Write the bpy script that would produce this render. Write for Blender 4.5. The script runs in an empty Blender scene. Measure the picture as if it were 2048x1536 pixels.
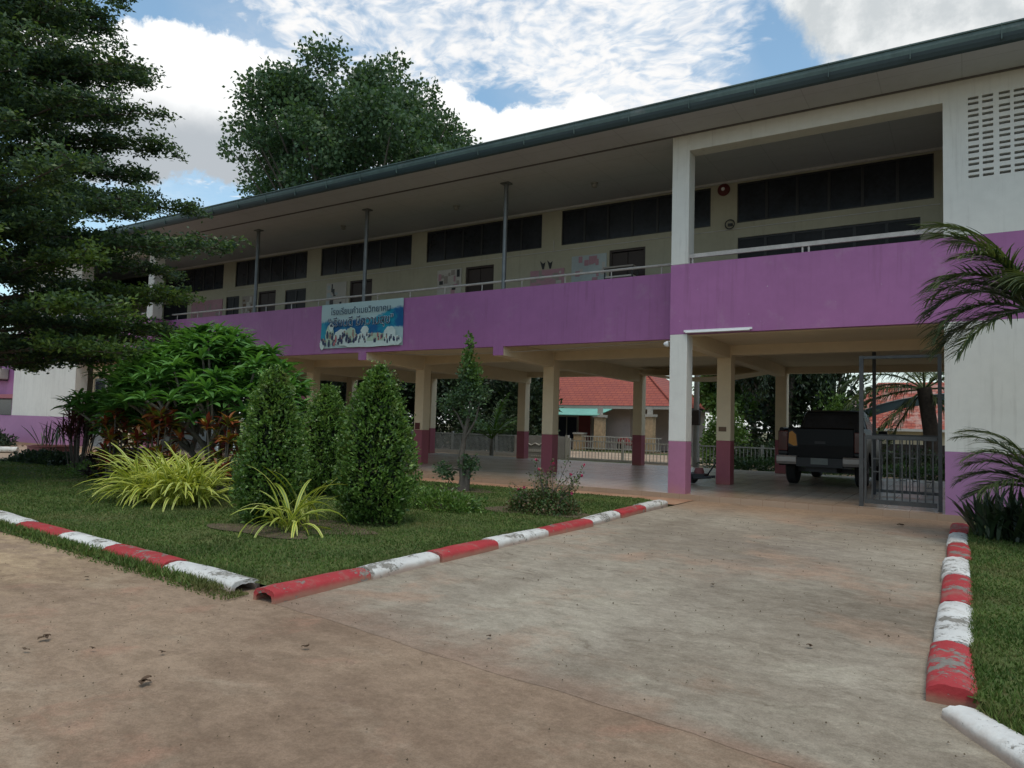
import bpy, math, random
import numpy as np
from mathutils import Vector, Matrix
R = math.radians
PI = math.pi
scene = bpy.context.scene
C = scene.collection
random.seed(7)
rng = np.random.default_rng(11)

# ---------------------------------------------------------------- camera
cam_d = bpy.data.cameras.new('camera'); cam = bpy.data.objects.new('camera', cam_d); C.objects.link(cam)
cam_d.sensor_width = 36.0; cam_d.lens = 36.0 * 1420.47 / 2048.0
cam_d.clip_start = 0.05; cam_d.clip_end = 3000
fw = Vector((-0.53739134, 0.84139012, 0.057212)); rt = Vector((0.84330244, 0.5367114, 0.02796186)); up = Vector((0.0071795, -0.06327348, 0.9979704))
M_ = Matrix(((rt.x, up.x, -fw.x, 0), (rt.y, up.y, -fw.y, 0), (rt.z, up.z, -fw.z, 1.38), (0, 0, 0, 1)))
cam.matrix_world = M_
scene.camera = cam
scene.view_settings.view_transform = 'Standard'; scene.view_settings.look = 'None'
scene.view_settings.exposure = 0.0; scene.view_settings.gamma = 1.0

# ---------------------------------------------------------------- node helpers
class NT:
    def __init__(s, nt): s.nt = nt; s.n = nt.nodes; s.l = nt.links
    def new(s, t, **k):
        n = s.n.new(t)
        for a, b in k.items(): setattr(n, a, b)
        return n
    def put(s, sock, v):
        if isinstance(v, bpy.types.NodeSocket): s.l.new(v, sock)
        elif v is not None:
            if isinstance(v, (tuple, list)) and len(v) == 3 and sock.type == 'RGBA': v = (*v, 1)
            sock.default_value = v
    def math(s, op, a, b=None, c=None, clamp=False):
        n = s.new('ShaderNodeMath', operation=op); n.use_clamp = clamp
        s.put(n.inputs[0], a)
        if b is not None: s.put(n.inputs[1], b)
        if c is not None: s.put(n.inputs[2], c)
        return n.outputs[0]
    def vec(s, op, a, b=None, scale=None):
        n = s.new('ShaderNodeVectorMath', operation=op); s.put(n.inputs[0], a)
        if b is not None: s.put(n.inputs[1], b)
        if scale is not None: s.put(n.inputs['Scale'], scale)
        return n.outputs['Value'] if op in ('LENGTH', 'DISTANCE', 'DOT_PRODUCT') else n.outputs[0]
    def noise(s, v, scale, detail=4, rough=.55, dist=0.0, col=False):
        n = s.new('ShaderNodeTexNoise'); s.put(n.inputs['Vector'], v)
        n.inputs['Scale'].default_value = scale; n.inputs['Detail'].default_value = detail
        n.inputs['Roughness'].default_value = rough; n.inputs['Distortion'].default_value = dist
        return n.outputs['Color' if col else 'Fac']
    def ramp(s, f, a, b, lo=0.0, hi=1.0):
        n = s.new('ShaderNodeMapRange'); n.interpolation_type = 'SMOOTHSTEP'
        s.put(n.inputs['Value'], f); n.inputs['From Min'].default_value = a; n.inputs['From Max'].default_value = b
        n.inputs['To Min'].default_value = lo; n.inputs['To Max'].default_value = hi
        return n.outputs[0]
    def mix(s, f, a, b, mode='MIX'):
        n = s.new('ShaderNodeMix', data_type='RGBA', blend_type=mode); s.put(n.inputs[0], f)
        s.put(n.inputs[6], a); s.put(n.inputs[7], b); return n.outputs[2]
    def mapv(s, v, loc=(0, 0, 0), rot=(0, 0, 0), sc=(1, 1, 1)):
        n = s.new('ShaderNodeMapping'); s.put(n.inputs[0], v)
        n.inputs[1].default_value = loc; n.inputs[2].default_value = rot; n.inputs[3].default_value = sc
        return n.outputs[0]
    def sep(s, v):
        n = s.new('ShaderNodeSeparateXYZ'); s.put(n.inputs[0], v); return n.outputs
    def comb(s, x, y, z):
        n = s.new('ShaderNodeCombineXYZ'); s.put(n.inputs[0], x); s.put(n.inputs[1], y); s.put(n.inputs[2], z); return n.outputs[0]

# ---------------------------------------------------------------- world: sky + clouds
SUN_EL, SUN_AZ = 70, 140      # azimuth measured from +Y towards +X
w = bpy.data.worlds.new('World'); scene.world = w; w.use_nodes = True
t = NT(w.node_tree); t.n.clear()
sky = t.new('ShaderNodeTexSky', sky_type='NISHITA'); sky.sun_disc = False
sky.sun_elevation = R(SUN_EL); sky.sun_rotation = R(SUN_AZ); sky.air_density = 1.0; sky.dust_density = 1.2; sky.ozone_density = 1.6
d = t.new('ShaderNodeTexCoord').outputs['Generated']
d = t.vec('NORMALIZE', d)
sx, sy, sz = t.sep(d)
zc = t.math('MAXIMUM', sz, 0.05)
pl = t.comb(t.math('DIVIDE', sx, zc), t.math('DIVIDE', sy, zc), 0.0)
warp = t.noise(pl, 2.2, 3, .5, col=True)
warp2 = t.noise(pl, 9.0, 3, .55, col=True)
plw = t.vec('ADD', t.vec('ADD', pl, t.vec('SCALE', t.vec('SUBTRACT', warp, (.5, .5, .5)), scale=.30)), t.vec('SCALE', t.vec('SUBTRACT', warp2, (.5, .5, .5)), scale=.06))
streak = t.mapv(plw, rot=(0, 0, R(38)), sc=(1.0, 1.35, 1))
cell = t.noise(streak, 17.0, 5, .55)
cell2 = t.noise(streak, 5.0, 3, .6)
cover = t.noise(pl, 1.35, 2, .5)
# denser altocumulus towards the middle of the view, thinner to the left and right
mid = t.ramp(t.vec('DISTANCE', d, (-0.42, 0.75, 0.51)), 0.16, 0.52, .20, -.16)
a_f = t.math('ADD', t.math('ADD', t.math('MULTIPLY', cell, t.ramp(t.noise(pl, 3.1, 2, .5), .3, .7, .30, .75)), t.math('MULTIPLY', cell2, .56)), t.math('ADD', t.math('MULTIPLY', cover, .35), mid))
hole = t.math('ADD', t.ramp(t.vec('DISTANCE', d, (-.165, .875, .452)), .02, .11, .42, 0), t.ramp(t.vec('DISTANCE', d, (-.80, .40, .45)), .04, .20, .30, 0))
hole = t.math('ADD', hole, t.ramp(t.vec('DISTANCE', d, (-.51, .745, .425)), .01, .09, .22, 0))
a_f = t.math('SUBTRACT', a_f, hole)
alto = t.ramp(a_f, .60, .98)
thin = t.math('SUBTRACT', t.ramp(cover, .30, .70, .06, .30), t.math('MULTIPLY', hole, .6), clamp=True)
alto = t.math('MAXIMUM', alto, thin)
blue = t.mix(1.0, sky.outputs[0], (1.10, 1.20, 1.06), 'MULTIPLY')
skyc = t.vec('SCALE', blue, scale=.19)
alto_c = t.mix(t.ramp(cell, .34, .62), (.76, .83, .91), (.99, .985, .98))
base = t.mix(alto, skyc, alto_c)
# cumulus heaps given as directions and angular radii
edge = t.noise(d, 16, 7, .62); edge2 = t.noise(d, 52, 4, .6)
edn = t.math('ADD', t.math('MULTIPLY', t.math('SUBTRACT', edge, .5), .95), t.math('MULTIPLY', t.math('SUBTRACT', edge2, .5), .30))
def heap(blobs):
    f = None
    for c, r in blobs:
        v = t.math('SUBTRACT', 1.0, t.math('DIVIDE', t.vec('DISTANCE', d, c), r))
        f = v if f is None else t.math('MAXIMUM', f, v)
    return t.math('ADD', f, edn)
cum = heap([((-.783, .455, .408), .058), ((-.795, .445, .378), .09), ((-.765, .492, .385), .080), ((-.730, .545, .378), .075), ((-.755, .53, .350), .075), ((-.80, .46, .345), .075), ((-.85, .40, .36), .10),
            ((-.575, .715, .392), .052), ((-.550, .737, .378), .055), ((-.50, .775, .362), .06), ((-.455, .800, .380), .05), ((-.42, .815, .392), .045),
            ((-.92, .2, .33), .16), ((.6, .7, .35), .2), ((.3, -.9, .3), .25), ((-.6, -.7, .35), .22), ((.9, -.1, .3), .2)])
cum_m = t.ramp(cum, .02, .16)
shade = t.math('ADD', t.ramp(sz, .325, .415), t.math('MULTIPLY', t.math('SUBTRACT', edge, .5), .5))
cum_c = t.mix(t.ramp(shade, .05, .75), (.50, .54, .58), (1.06, 1.07, 1.07))
base = t.mix(cum_m, base, cum_c)
grey = heap([((.00, .885, .50), .15), ((-.10, .86, .505), .09), ((.10, .88, .44), .15), ((.28, .85, .45), .22), ((-.045, .87, .55), .13)])
grey_m = t.ramp(grey, -.02, .30)
grey_c = t.mix(t.ramp(edge, .38, .66), (.62, .66, .68), (.88, .90, .90))
base = t.mix(grey_m, base, grey_c)
low = t.ramp(sz, .0, .16, .75, 0.0)
base = t.mix(low, base, (.84, .86, .88))
bg = t.new('ShaderNodeBackground'); t.put(bg.inputs[0], base); bg.inputs[1].default_value = 1.0
t.l.new(bg.outputs[0], t.new('ShaderNodeOutputWorld').inputs[0])

sun_d = bpy.data.lights.new('sun', 'SUN'); sun = bpy.data.objects.new('sun', sun_d); C.objects.link(sun)
sun_d.energy = 1.5; sun_d.angle = R(24); sun_d.color = (1, .90, .80)
sd = Vector((math.sin(R(SUN_AZ)) * math.cos(R(SUN_EL)), math.cos(R(SUN_AZ)) * math.cos(R(SUN_EL)), math.sin(R(SUN_EL))))
sun.rotation_euler = sd.to_track_quat('Z', 'Y').to_euler(); sun.location = (0, 0, 30)

# ---------------------------------------------------------------- materials
MATS = {}
def mat(name, col, rough=.7, var=.12, vs=1.5, metal=0.0, bump=0.0, bs=30, grime=None, spec=.4, coat=0.0, streak=0.0, joints=None):
    m = bpy.data.materials.new(name); m.use_nodes = True; q = NT(m.node_tree)
    b = m.node_tree.nodes['Principled BSDF']; o = q.new('ShaderNodeTexCoord').outputs['Object']
    n1 = q.noise(o, vs, 5, .6); n2 = q.noise(o, vs * 9, 4, .6)
    f = q.math('ADD', q.math('MULTIPLY', n1, .65), q.math('MULTIPLY', n2, .35))
    lo = tuple(c * (1 - var) for c in col); hi = tuple(min(1, c * (1 + var)) for c in col)
    c = q.mix(q.ramp(f, .3, .7), lo, hi)
    if grime:   # (colour, z_top, strength) splashed dirt rising from the ground
        z = q.sep(o)[2]
        g = q.math('MULTIPLY', q.ramp(q.math('ADD', z, q.math('MULTIPLY', q.noise(o, 3.5, 5, .65), .5)), grime[1], grime[1] + .42, 1, 0), grime[2])
        c = q.mix(g, c, grime[0])
    if streak:  # rain runs, scuffs and small chips in the paint
        st = q.noise(q.mapv(o, sc=(6, 6, .35)), 1.6, 5, .65); bl = q.noise(o, .45, 4, .6); sp = q.noise(q.mapv(o, sc=(1, 1, 1.6)), 11, 3, .6)
        c = q.mix(q.math('MULTIPLY', q.math('MULTIPLY', q.ramp(st, .50, .72), q.ramp(bl, .35, .62, .25, 1)), streak), c, q.mix(1.0, c, (.62, .60, .58), 'MULTIPLY'))
        c = q.mix(q.math('MULTIPLY', q.ramp(q.noise(o, 1.1, 6, .7), .54, .70), streak * .7), c, q.mix(.5, c, (.45, .40, .40)))
        c = q.mix(q.math('MULTIPLY', q.ramp(sp, .74, .77), streak * 1.2, clamp=True), c, (.55, .50, .50))
    if joints:
        bj = q.new('ShaderNodeTexBrick'); q.put(bj.inputs['Vector'], o); bj.offset = 0; bj.inputs['Scale'].default_value = 1; bj.inputs['Brick Width'].default_value = joints[0]; bj.inputs['Row Height'].default_value = joints[1]; bj.inputs['Mortar Size'].default_value = .006
        c = q.mix(q.math('MULTIPLY', bj.outputs['Fac'], .35), c, (.12, .12, .12))
    q.put(b.inputs['Base Color'], c)
    b.inputs['Roughness'].default_value = rough; b.inputs['Metallic'].default_value = metal
    b.inputs['Specular IOR Level'].default_value = spec; b.inputs['Coat Weight'].default_value = coat
    if bump:
        bn = q.new('ShaderNodeBump'); bn.inputs['Strength'].default_value = bump; bn.inputs['Distance'].default_value = .01
        q.put(bn.inputs['Height'], q.noise(o, bs, 5, .6)); q.l.new(bn.outputs[0], b.inputs['Normal'])
    MATS[name] = m; return m
def leafmat(name, cols, rough=.5, trans=.25, spec=.35):
    m = bpy.data.materials.new(name); m.use_nodes = True; q = NT(m.node_tree)
    b = m.node_tree.nodes['Principled BSDF']; out = m.node_tree.nodes['Material Output']
    g = q.new('ShaderNodeNewGeometry').outputs['Random Per Island']
    r = q.new('ShaderNodeValToRGB'); q.l.new(g, r.inputs[0])
    while len(r.color_ramp.elements) < len(cols): r.color_ramp.elements.new(.5)
    for i, c in enumerate(cols): r.color_ramp.elements[i].position = i / (len(cols) - 1); r.color_ramp.elements[i].color = (*c, 1)
    o = q.new('ShaderNodeTexCoord').outputs['Object']
    c = q.mix(q.ramp(q.noise(o, 1.3, 3, .5), .35, .65), r.outputs[0], q.mix(1.0, r.outputs[0], (.68, .74, .72), 'MULTIPLY'))
    q.put(b.inputs['Base Color'], c); b.inputs['Roughness'].default_value = rough; b.inputs['Specular IOR Level'].default_value = spec
    tr = q.new('ShaderNodeBsdfTranslucent'); q.put(tr.inputs[0], q.mix(1.0, c, (1.25, 1.3, .6), 'MULTIPLY'))
    mx = q.new('ShaderNodeMixShader'); mx.inputs[0].default_value = trans
    q.l.new(b.outputs[0], mx.inputs[1]); q.l.new(tr.outputs[0], mx.inputs[2]); q.l.new(mx.outputs[0], out.inputs[0])
    MATS[name] = m; return m

DIRT = (.30, .17, .10)
mat('white_wall', (.65, .635, .585), .75, .06, .7, bump=.15, bs=60, streak=.4)
mat('cream_wall', (.70, .585, .41), .75, .06, .7, bump=.15, bs=60)
mat('corridor_wall', (.40, .38, .285), .75, .08, .7, streak=.3)  # cream wall again, the corridor's shade put into a darker colour
mat('purple', (.335, .125, .29), .6, .09, .5, bump=.12, bs=60, streak=.5)
mat('mauve', (.36, .15, .24), .6, .08, .9, grime=((.42, .20, .17), .15, .75))
mat('maroon', (.31, .085, .11), .55, .08, .9, grime=((.42, .17, .12), .15, .7))  # the mauve dado paint again, warm bounce light put into its colour
mat('violet_dado', (.34, .165, .31), .6, .07, .7, grime=((.42, .24, .20), .05, .6))
mat('soffit', (.46, .475, .50), .8, .06, .5, joints=(1.2, 1.2), streak=.2)
mat('soffit_trim', (.12, .11, .11), .6)
mat('trim_light', (.55, .55, .54), .6)
mat('gutter', (.062, .098, .090), .5, .25, .9, spec=.35, streak=.5)
mat('gutter_dark', (.03, .05, .055), .5)
mat('roof_tile', (.10, .17, .14), .6)
mat('glass_dark', (.020, .023, .030), .18, .5, 1.2, spec=.5)
mat('glass_dull', (.016, .017, .020), .5, .4, 1.5, spec=.25)
mat('frame_dark', (.026, .027, .029), .5)
mat('room_shade', (.05, .045, .04), .9)
mat('door_dark', (.045, .032, .028), .6)
mat('galv', (.15, .16, .165), .45, .2, 5, metal=.4)
mat('rail_paint', (.42, .39, .36), .5, .2, 6)
mat('gate_paint', (.060, .061, .060), .5, .25, 6, metal=.2)
mat('concrete_grey', (.30, .29, .27), .85, .15, 2, bump=.3, bs=40)
mat('black_metal', (.02, .02, .022), .5)
mat('rubber', (.018, .018, .018), .8)
mat('white_plastic', (.75, .75, .74), .35, .03)
mat('red_paint', (.11, .018, .016), .6)
mat('bark', (.10, .085, .07), .9, .35, 9, bump=.6, bs=25)
mat('bark_dark', (.045, .035, .028), .9, .4, 9, bump=.8, bs=18)
mat('bark_pale', (.15, .135, .11), .9, .3, 9, bump=.5, bs=25)
mat('planter_red', (.20, .07, .07), .7, .2)
mat('planter_purple', (.055, .035, .09), .7, .2)
mat('truck_paint', (.004, .004, .005), .38, .1, spec=.16)
mat('chrome', (.34, .31, .29), .4, .05, metal=.3)
mat('lamp_red', (.07, .006, .005), .25, coat=.3)
mat('lamp_amber', (.50, .21, .02), .4)
mat('plate_white', (.16, .18, .17), .5)
mat('house_wall', (.50, .40, .36), .8)
mat('house_brick', (.42, .30, .18), .85, .25, 6)
mat('house_white', (.40, .385, .34), .7)
mat('house_red', (.22, .05, .05), .7)
mat('awning_green', (.16, .42, .34), .5)
mat('window_blue', (.03, .035, .05), .2)
mat('fence_grey', (.22, .24, .24), .6, .2, 4)
mat('teal', (.12, .28, .30), .6)
mat('tyre_dust', (.05, .045, .04), .85)
mat('wood_brown', (.16, .10, .06), .7)
mat('soil', (.095, .070, .042), .95, .3, 6, bump=.5)
leafmat('leaf_terminalia', [(.036, .074, .048), (.060, .108, .062), (.088, .145, .062), (.15, .22, .07)], trans=.34)
leafmat('leaf_terminalia_young', [(.08, .15, .04), (.13, .21, .05), (.20, .28, .07)], trans=.35)
leafmat('leaf_broad', [(.050, .095, .052), (.078, .140, .068), (.12, .19, .08)], trans=.3)
leafmat('leaf_dark', [(.018, .034, .020), (.030, .055, .026), (.055, .085, .032)], trans=.15)
leafmat('leaf_light', [(.06, .12, .03), (.11, .20, .05), (.16, .26, .06)], trans=.3)
leafmat('leaf_shrub', [(.050, .115, .024), (.092, .185, .036), (.15, .27, .055), (.27, .40, .12)], .38, .3, .5)
q = NT(MATS['leaf_shrub'].node_tree); b_ = q.n['Principled BSDF']; src = b_.inputs['Base Color'].links[0].from_socket; o_ = q.new('ShaderNodeTexCoord').outputs['Object']
c_ = q.mix(q.math('MULTIPLY', q.ramp(q.noise(o_, 3.2, 4, .6), .54, .70), .6), src, (.20, .25, .05)); c_ = q.mix(q.math('MULTIPLY', q.ramp(q.noise(q.mapv(o_, loc=(5, 2, 1)), 4.0, 4, .6), .58, .70), .65), c_, (.11, .085, .035))
q.put(b_.inputs['Base Color'], c_)
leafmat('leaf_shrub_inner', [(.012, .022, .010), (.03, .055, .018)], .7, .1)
leafmat('leaf_plumeria', [(.070, .17, .040), (.11, .26, .060), (.18, .37, .09)], .5, .35, .3)
leafmat('leaf_croton', [(.16, .025, .018), (.30, .06, .025), (.36, .17, .04), (.22, .30, .04), (.07, .035, .03), (.30, .04, .025)], .4, .2)
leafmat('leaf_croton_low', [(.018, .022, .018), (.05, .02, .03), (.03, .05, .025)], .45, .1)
leafmat('strap_yellow', [(.38, .42, .05), (.62, .62, .12), (.70, .72, .26)], .4, .25)
leafmat('strap_green', [(.10, .18, .03), (.16, .26, .04), (.20, .30, .05)], .4, .2)
leafmat('leaf_sword', [(.022, .04, .022), (.035, .06, .028), (.05, .07, .03)], .4, .1)
leafmat('leaf_bronze', [(.06, .022, .022), (.11, .035, .03), (.05, .045, .025)], .5, .15)
leafmat('leaf_palm', [(.035, .062, .032), (.065, .100, .042), (.13, .15, .055), (.09, .12, .05)], .45, .28)
leafmat('leaf_coconut', [(.05, .10, .02), (.10, .20, .035), (.14, .26, .05)], .4, .25)
leafmat('leaf_rose', [(.04, .085, .025), (.07, .13, .035), (.12, .13, .05), (.16, .09, .05)], .45, .2)
leafmat('petal', [(.6, .05, .16), (.7, .12, .25)], .5, .2)
leafmat('grass_blade', [(.060, .105, .024), (.090, .150, .034), (.125, .190, .045), (.19, .175, .07)], .6, .2, .2)
q = NT(MATS['grass_blade'].node_tree); b_ = q.n['Principled BSDF']; src = b_.inputs['Base Color'].links[0].from_socket; o_ = q.new('ShaderNodeTexCoord').outputs['Object']
q.put(b_.inputs['Base Color'], q.mix(q.math('MULTIPLY', q.ramp(q.noise(o_, .9, 6, .65), .50, .68), .55), src, (.19, .15, .07)))
leafmat('dead_leaf', [(.05, .03, .022), (.10, .06, .035), (.16, .10, .06)], .8, .1)

def kerbmat(name, col, rub):
    m = bpy.data.materials.new(name); m.use_nodes = True; q = NT(m.node_tree); b = m.node_tree.nodes['Principled BSDF']
    g = q.new('ShaderNodeNewGeometry').outputs['Position']
    chips = q.math('ADD', q.math('MULTIPLY', q.noise(q.mapv(g, sc=(1, 1, 2)), 7, 7, .72), .7), q.math('MULTIPLY', q.noise(g, 38, 4, .7), .3))
    top = q.math('ADD', q.ramp(q.sep(g)[2], .035, .085, 0, rub), q.ramp(q.noise(g, 1.3, 3, .6), .45, .65, -.045, .05))
    f = q.ramp(q.math('ADD', chips, top), .555, .60)
    concrete = q.mix(q.noise(g, 20, 4, .6), (.10, .095, .075), (.30, .28, .24))
    c = q.mix(q.ramp(q.noise(g, 2.5, 5, .6), .3, .7), tuple(k * .8 for k in col), col)
    low = q.ramp(q.math('ADD', q.sep(g)[2], q.math('MULTIPLY', q.noise(g, 9, 4, .6), .06)), .03, .09, .75, 0)
    c = q.mix(q.math('MULTIPLY', q.ramp(q.noise(g, 4.5, 6, .7), .50, .68), .45), c, (.24, .19, .14))
    c = q.mix(low, c, (.28, .17, .11))
    q.put(b.inputs['Base Color'], q.mix(f, c, concrete)); b.inputs['Roughness'].default_value = .75
    bn = q.new('ShaderNodeBump'); bn.inputs['Strength'].default_value = .5; bn.inputs['Distance'].default_value = .01
    q.put(bn.inputs['Height'], q.math('SUBTRACT', q.noise(g, 30, 5, .65), f)); q.l.new(bn.outputs[0], b.inputs['Normal'])
    MATS[name] = m
kerbmat('kerb_red', (.40, .030, .035), .035); kerbmat('kerb_white', (.66, .66, .62), .055)

def groundmat(name, fn, rough=.9, bump=.3):
    m = bpy.data.materials.new(name); m.use_nodes = True; q = NT(m.node_tree); b = m.node_tree.nodes['Principled BSDF']
    g = q.new('ShaderNodeNewGeometry').outputs['Position']
    c, h = fn(q, g); q.put(b.inputs['Base Color'], c); b.inputs['Roughness'].default_value = rough; b.inputs['Specular IOR Level'].default_value = .2
    bn = q.new('ShaderNodeBump'); bn.inputs['Strength'].default_value = bump; bn.inputs['Distance'].default_value = .02
    q.put(bn.inputs['Height'], h); q.l.new(bn.outputs[0], b.inputs['Normal']); MATS[name] = m
def road_fn(q, g):
    dv = q.vec('ADD', g, q.vec('SCALE', q.noise(g, 1.2, 4, .6, col=True), scale=.8))
    a = q.noise(dv, .55, 6, .6); b_ = q.noise(q.mapv(dv, rot=(0, 0, R(-25)), sc=(.7, 2.2, 1)), 1.1, 6, .65); f = q.noise(g, 55, 5, .7); f2 = q.noise(g, 9, 5, .7)
    c = q.mix(q.ramp(a, .36, .64), (.215, .150, .105), (.295, .215, .152))
    c = q.mix(q.ramp(b_, .50, .76, 0, .6), c, (.34, .275, .205))
    c = q.mix(q.math('MULTIPLY', q.ramp(q.noise(dv, 1.7, 6, .6), .56, .74), .35), c, (.38, .195, .135))
    c = q.mix(q.math('MULTIPLY', q.ramp(f2, .56, .72), .45), c, (.17, .115, .09))
    sand = q.math('MULTIPLY', q.ramp(q.vec('DISTANCE', g, (-9.0, 2.4, 0)), 1.2, 4.0, 1, 0), q.ramp(b_, .40, .62))
    c = q.mix(q.math('MULTIPLY', sand, .7), c, (.47, .35, .22))
    c = q.mix(q.ramp(f, .60, .80), c, (.13, .09, .07))
    gr = q.math('ADD', q.math('MULTIPLY', q.noise(g, 130, 3, .7), .5), q.math('MULTIPLY', q.noise(g, 38, 5, .75), .5))
    c = q.mix(1.0, c, q.mix(q.ramp(gr, .34, .66), (.80, .79, .77), (1.16, 1.16, 1.15)), 'MULTIPLY')
    mott = q.noise(q.mapv(g, rot=(0, 0, R(15)), sc=(1, 1.5, 1)), 4.5, 8, .78)
    c = q.mix(1.0, c, q.mix(q.ramp(mott, .36, .64), (.84, .83, .80), (1.10, 1.10, 1.08)), 'MULTIPLY')
    return c, q.math('ADD', q.math('MULTIPLY', f, .6), q.math('ADD', f2, q.math('MULTIPLY', gr, .5)))
groundmat('road', road_fn, bump=.35)
def drive_fn(q, g):
    dv = q.vec('ADD', g, q.vec('SCALE', q.noise(g, .9, 5, .6, col=True), scale=.9))
    st = q.mapv(dv, rot=(0, 0, R(-8)), sc=(.5, 1.8, 1))
    a = q.noise(dv, .5, 6, .62); b_ = q.noise(st, 1.6, 7, .7); f = q.noise(g, 60, 5, .7); f2 = q.noise(q.mapv(g, rot=(0, 0, R(20)), sc=(1, 1.4, 1)), 7, 7, .75)
    c = q.mix(q.ramp(a, .36, .64), (.245, .208, .162), (.335, .298, .240))
    c = q.mix(q.math('MULTIPLY', q.ramp(b_, .47, .70), .5), c, (.385, .350, .275))
    rad = q.noise(q.mapv(q.vec('ADD', dv, q.vec('SCALE', q.noise(g, 4, 4, .7, col=True), scale=.25)), rot=(0, 0, R(28)), sc=(.8, 3.2, 1)), 3.2, 6, .75)
    c = q.mix(q.ramp(rad, .50, .72, 0, .75), c, (.165, .135, .100)); c = q.mix(q.ramp(rad, .46, .30, 0, .4), c, (.42, .38, .30))
    c = q.mix(q.math('MULTIPLY', q.ramp(q.noise(dv, .8, 5, .6), .52, .68), .6), c, (.36, .235, .165))
    # damp dark stain beside the right-hand kerb
    s = q.ramp(q.vec('DISTANCE', q.mapv(g, sc=(.75, 1.0, 1)), (-.70 * .75, 6.3, 0)), .1, 1.5, 1, 0)
    c = q.mix(q.math('MULTIPLY', s, q.ramp(q.math('ADD', f2, q.math('MULTIPLY', b_, .5)), .55, .95, .35, .85)), c, (.150, .122, .092))
    s2 = q.ramp(q.vec('DISTANCE', q.mapv(g, sc=(.55, .35, 1)), (-2.0 * .55, 9.2 * .35, 0)), .1, 1.0, .6, 0)
    c = q.mix(q.math('MULTIPLY', s2, q.ramp(b_, .38, .62)), c, (.19, .155, .13))
    px_, y, pz_ = q.sep(g)
    c = q.mix(q.ramp(q.math('ADD', y, q.math('MULTIPLY', b_, 1.2)), 11.8, 14.0, 0, .85), c, (.30, .20, .13))
    ed_ = q.math('SUBTRACT', y, q.math('SUBTRACT', 3.16, q.math('MULTIPLY', px_, .108)))      # distance behind the slab edge
    lf = q.ramp(px_, -3.6, -.5, 1.15, .25)
    c = q.mix(q.ramp(q.math('SUBTRACT', q.math('ADD', q.math('DIVIDE', ed_, lf), q.math('MULTIPLY', q.math('SUBTRACT', q.noise(g, 2.2, 6, .7), .5), 1.1)), 0), -.1, .75, 1, 0), c, q.mix(q.noise(g, 1.4, 5, .6), (.215, .148, .108), (.295, .212, .158)))
    tyre = q.math('MINIMUM', q.math('ABSOLUTE', q.math('SUBTRACT', q.math('ADD', px_, q.math('MULTIPLY', y, .02)), -3.3)), q.math('ABSOLUTE', q.math('SUBTRACT', q.math('ADD', px_, q.math('MULTIPLY', y, .02)), -1.8)))
    c = q.mix(q.math('MULTIPLY', q.ramp(tyre, .08, .30, .35, 0), q.ramp(b_, .35, .60)), c, (.18, .145, .115))
    c = q.mix(q.math('MULTIPLY', q.ramp(f2, .58, .74), .35), c, (.15, .12, .10))
    c = q.mix(q.ramp(f, .62, .82), c, (.15, .12, .095))
    gr = q.math('ADD', q.math('MULTIPLY', q.noise(g, 130, 3, .7), .5), q.math('MULTIPLY', q.noise(g, 38, 5, .75), .5))
    c = q.mix(1.0, c, q.mix(q.ramp(gr, .34, .66), (.80, .79, .77), (1.16, 1.16, 1.15)), 'MULTIPLY')
    mott = q.noise(q.mapv(g, rot=(0, 0, R(15)), sc=(1, 1.5, 1)), 4.5, 8, .78)
    c = q.mix(1.0, c, q.mix(q.ramp(mott, .36, .64), (.84, .83, .80), (1.10, 1.10, 1.08)), 'MULTIPLY')
    return c, q.math('ADD', q.math('MULTIPLY', f, .5), q.math('ADD', f2, q.math('MULTIPLY', gr, .5)))
groundmat('drive', drive_fn, bump=.35)
def lawn_fn(q, g):
    a = q.noise(g, .6, 5, .6); f = q.noise(g, 45, 4, .7); k = q.noise(g, 3, 5, .6)
    c = q.mix(q.ramp(a, .35, .65), (.070, .100, .030), (.110, .140, .042))
    c = q.mix(q.ramp(k, .58, .72, 0, .6), c, (.11, .085, .045)); c = q.mix(q.ramp(f, .45, .75, 0, .7), c, (.025, .038, .012))
    return c, f
groundmat('lawn', lawn_fn, bump=.8)
groundmat('apron', lambda q, g: (q.mix(q.ramp(q.noise(g, 1.5, 6, .65), .35, .65), (.30, .165, .10), (.40, .25, .16)), q.noise(g, 20, 5, .6)))
groundmat('pale_path', lambda q, g: (q.mix(q.ramp(q.noise(g, .8, 6, .6), .35, .65), (.30, .22, .16), (.42, .33, .24)), q.noise(g, 20, 5, .6)))
groundmat('earth', lambda q, g: (q.mix(q.ramp(q.noise(g, .25, 6, .65), .42, .58), (.05, .075, .022), (.20, .15, .10)), q.noise(g, 6, 5, .6)))
def floor_fn(q, g):
    br = q.new('ShaderNodeTexBrick'); q.put(br.inputs['Vector'], g); br.offset = 0; br.inputs['Scale'].default_value = 1.0
    br.inputs['Brick Width'].default_value = .4; br.inputs['Row Height'].default_value = .4; br.inputs['Mortar Size'].default_value = .006
    br.inputs['Color1'].default_value = (.50, .45, .37, 1); br.inputs['Color2'].default_value = (.46, .41, .34, 1); br.inputs['Mortar'].default_value = (.20, .17, .14, 1)
    c = q.mix(q.ramp(q.noise(g, .9, 6, .65), .42, .70, 0, .65), br.outputs[0], (.33, .24, .16))
    y = q.sep(g)[1]
    c = q.mix(q.ramp(q.math('ADD', y, q.math('MULTIPLY', q.noise(g, 2, 4, .6), 1.5)), 14.3, 17.0, .8, 0), c, (.33, .21, .13))
    return c, q.noise(g, 3, 3, .5)
groundmat('terrazzo', floor_fn, rough=.26, bump=.05); MATS['terrazzo'].node_tree.nodes['Principled BSDF'].inputs['Specular IOR Level'].default_value = .55
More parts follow.
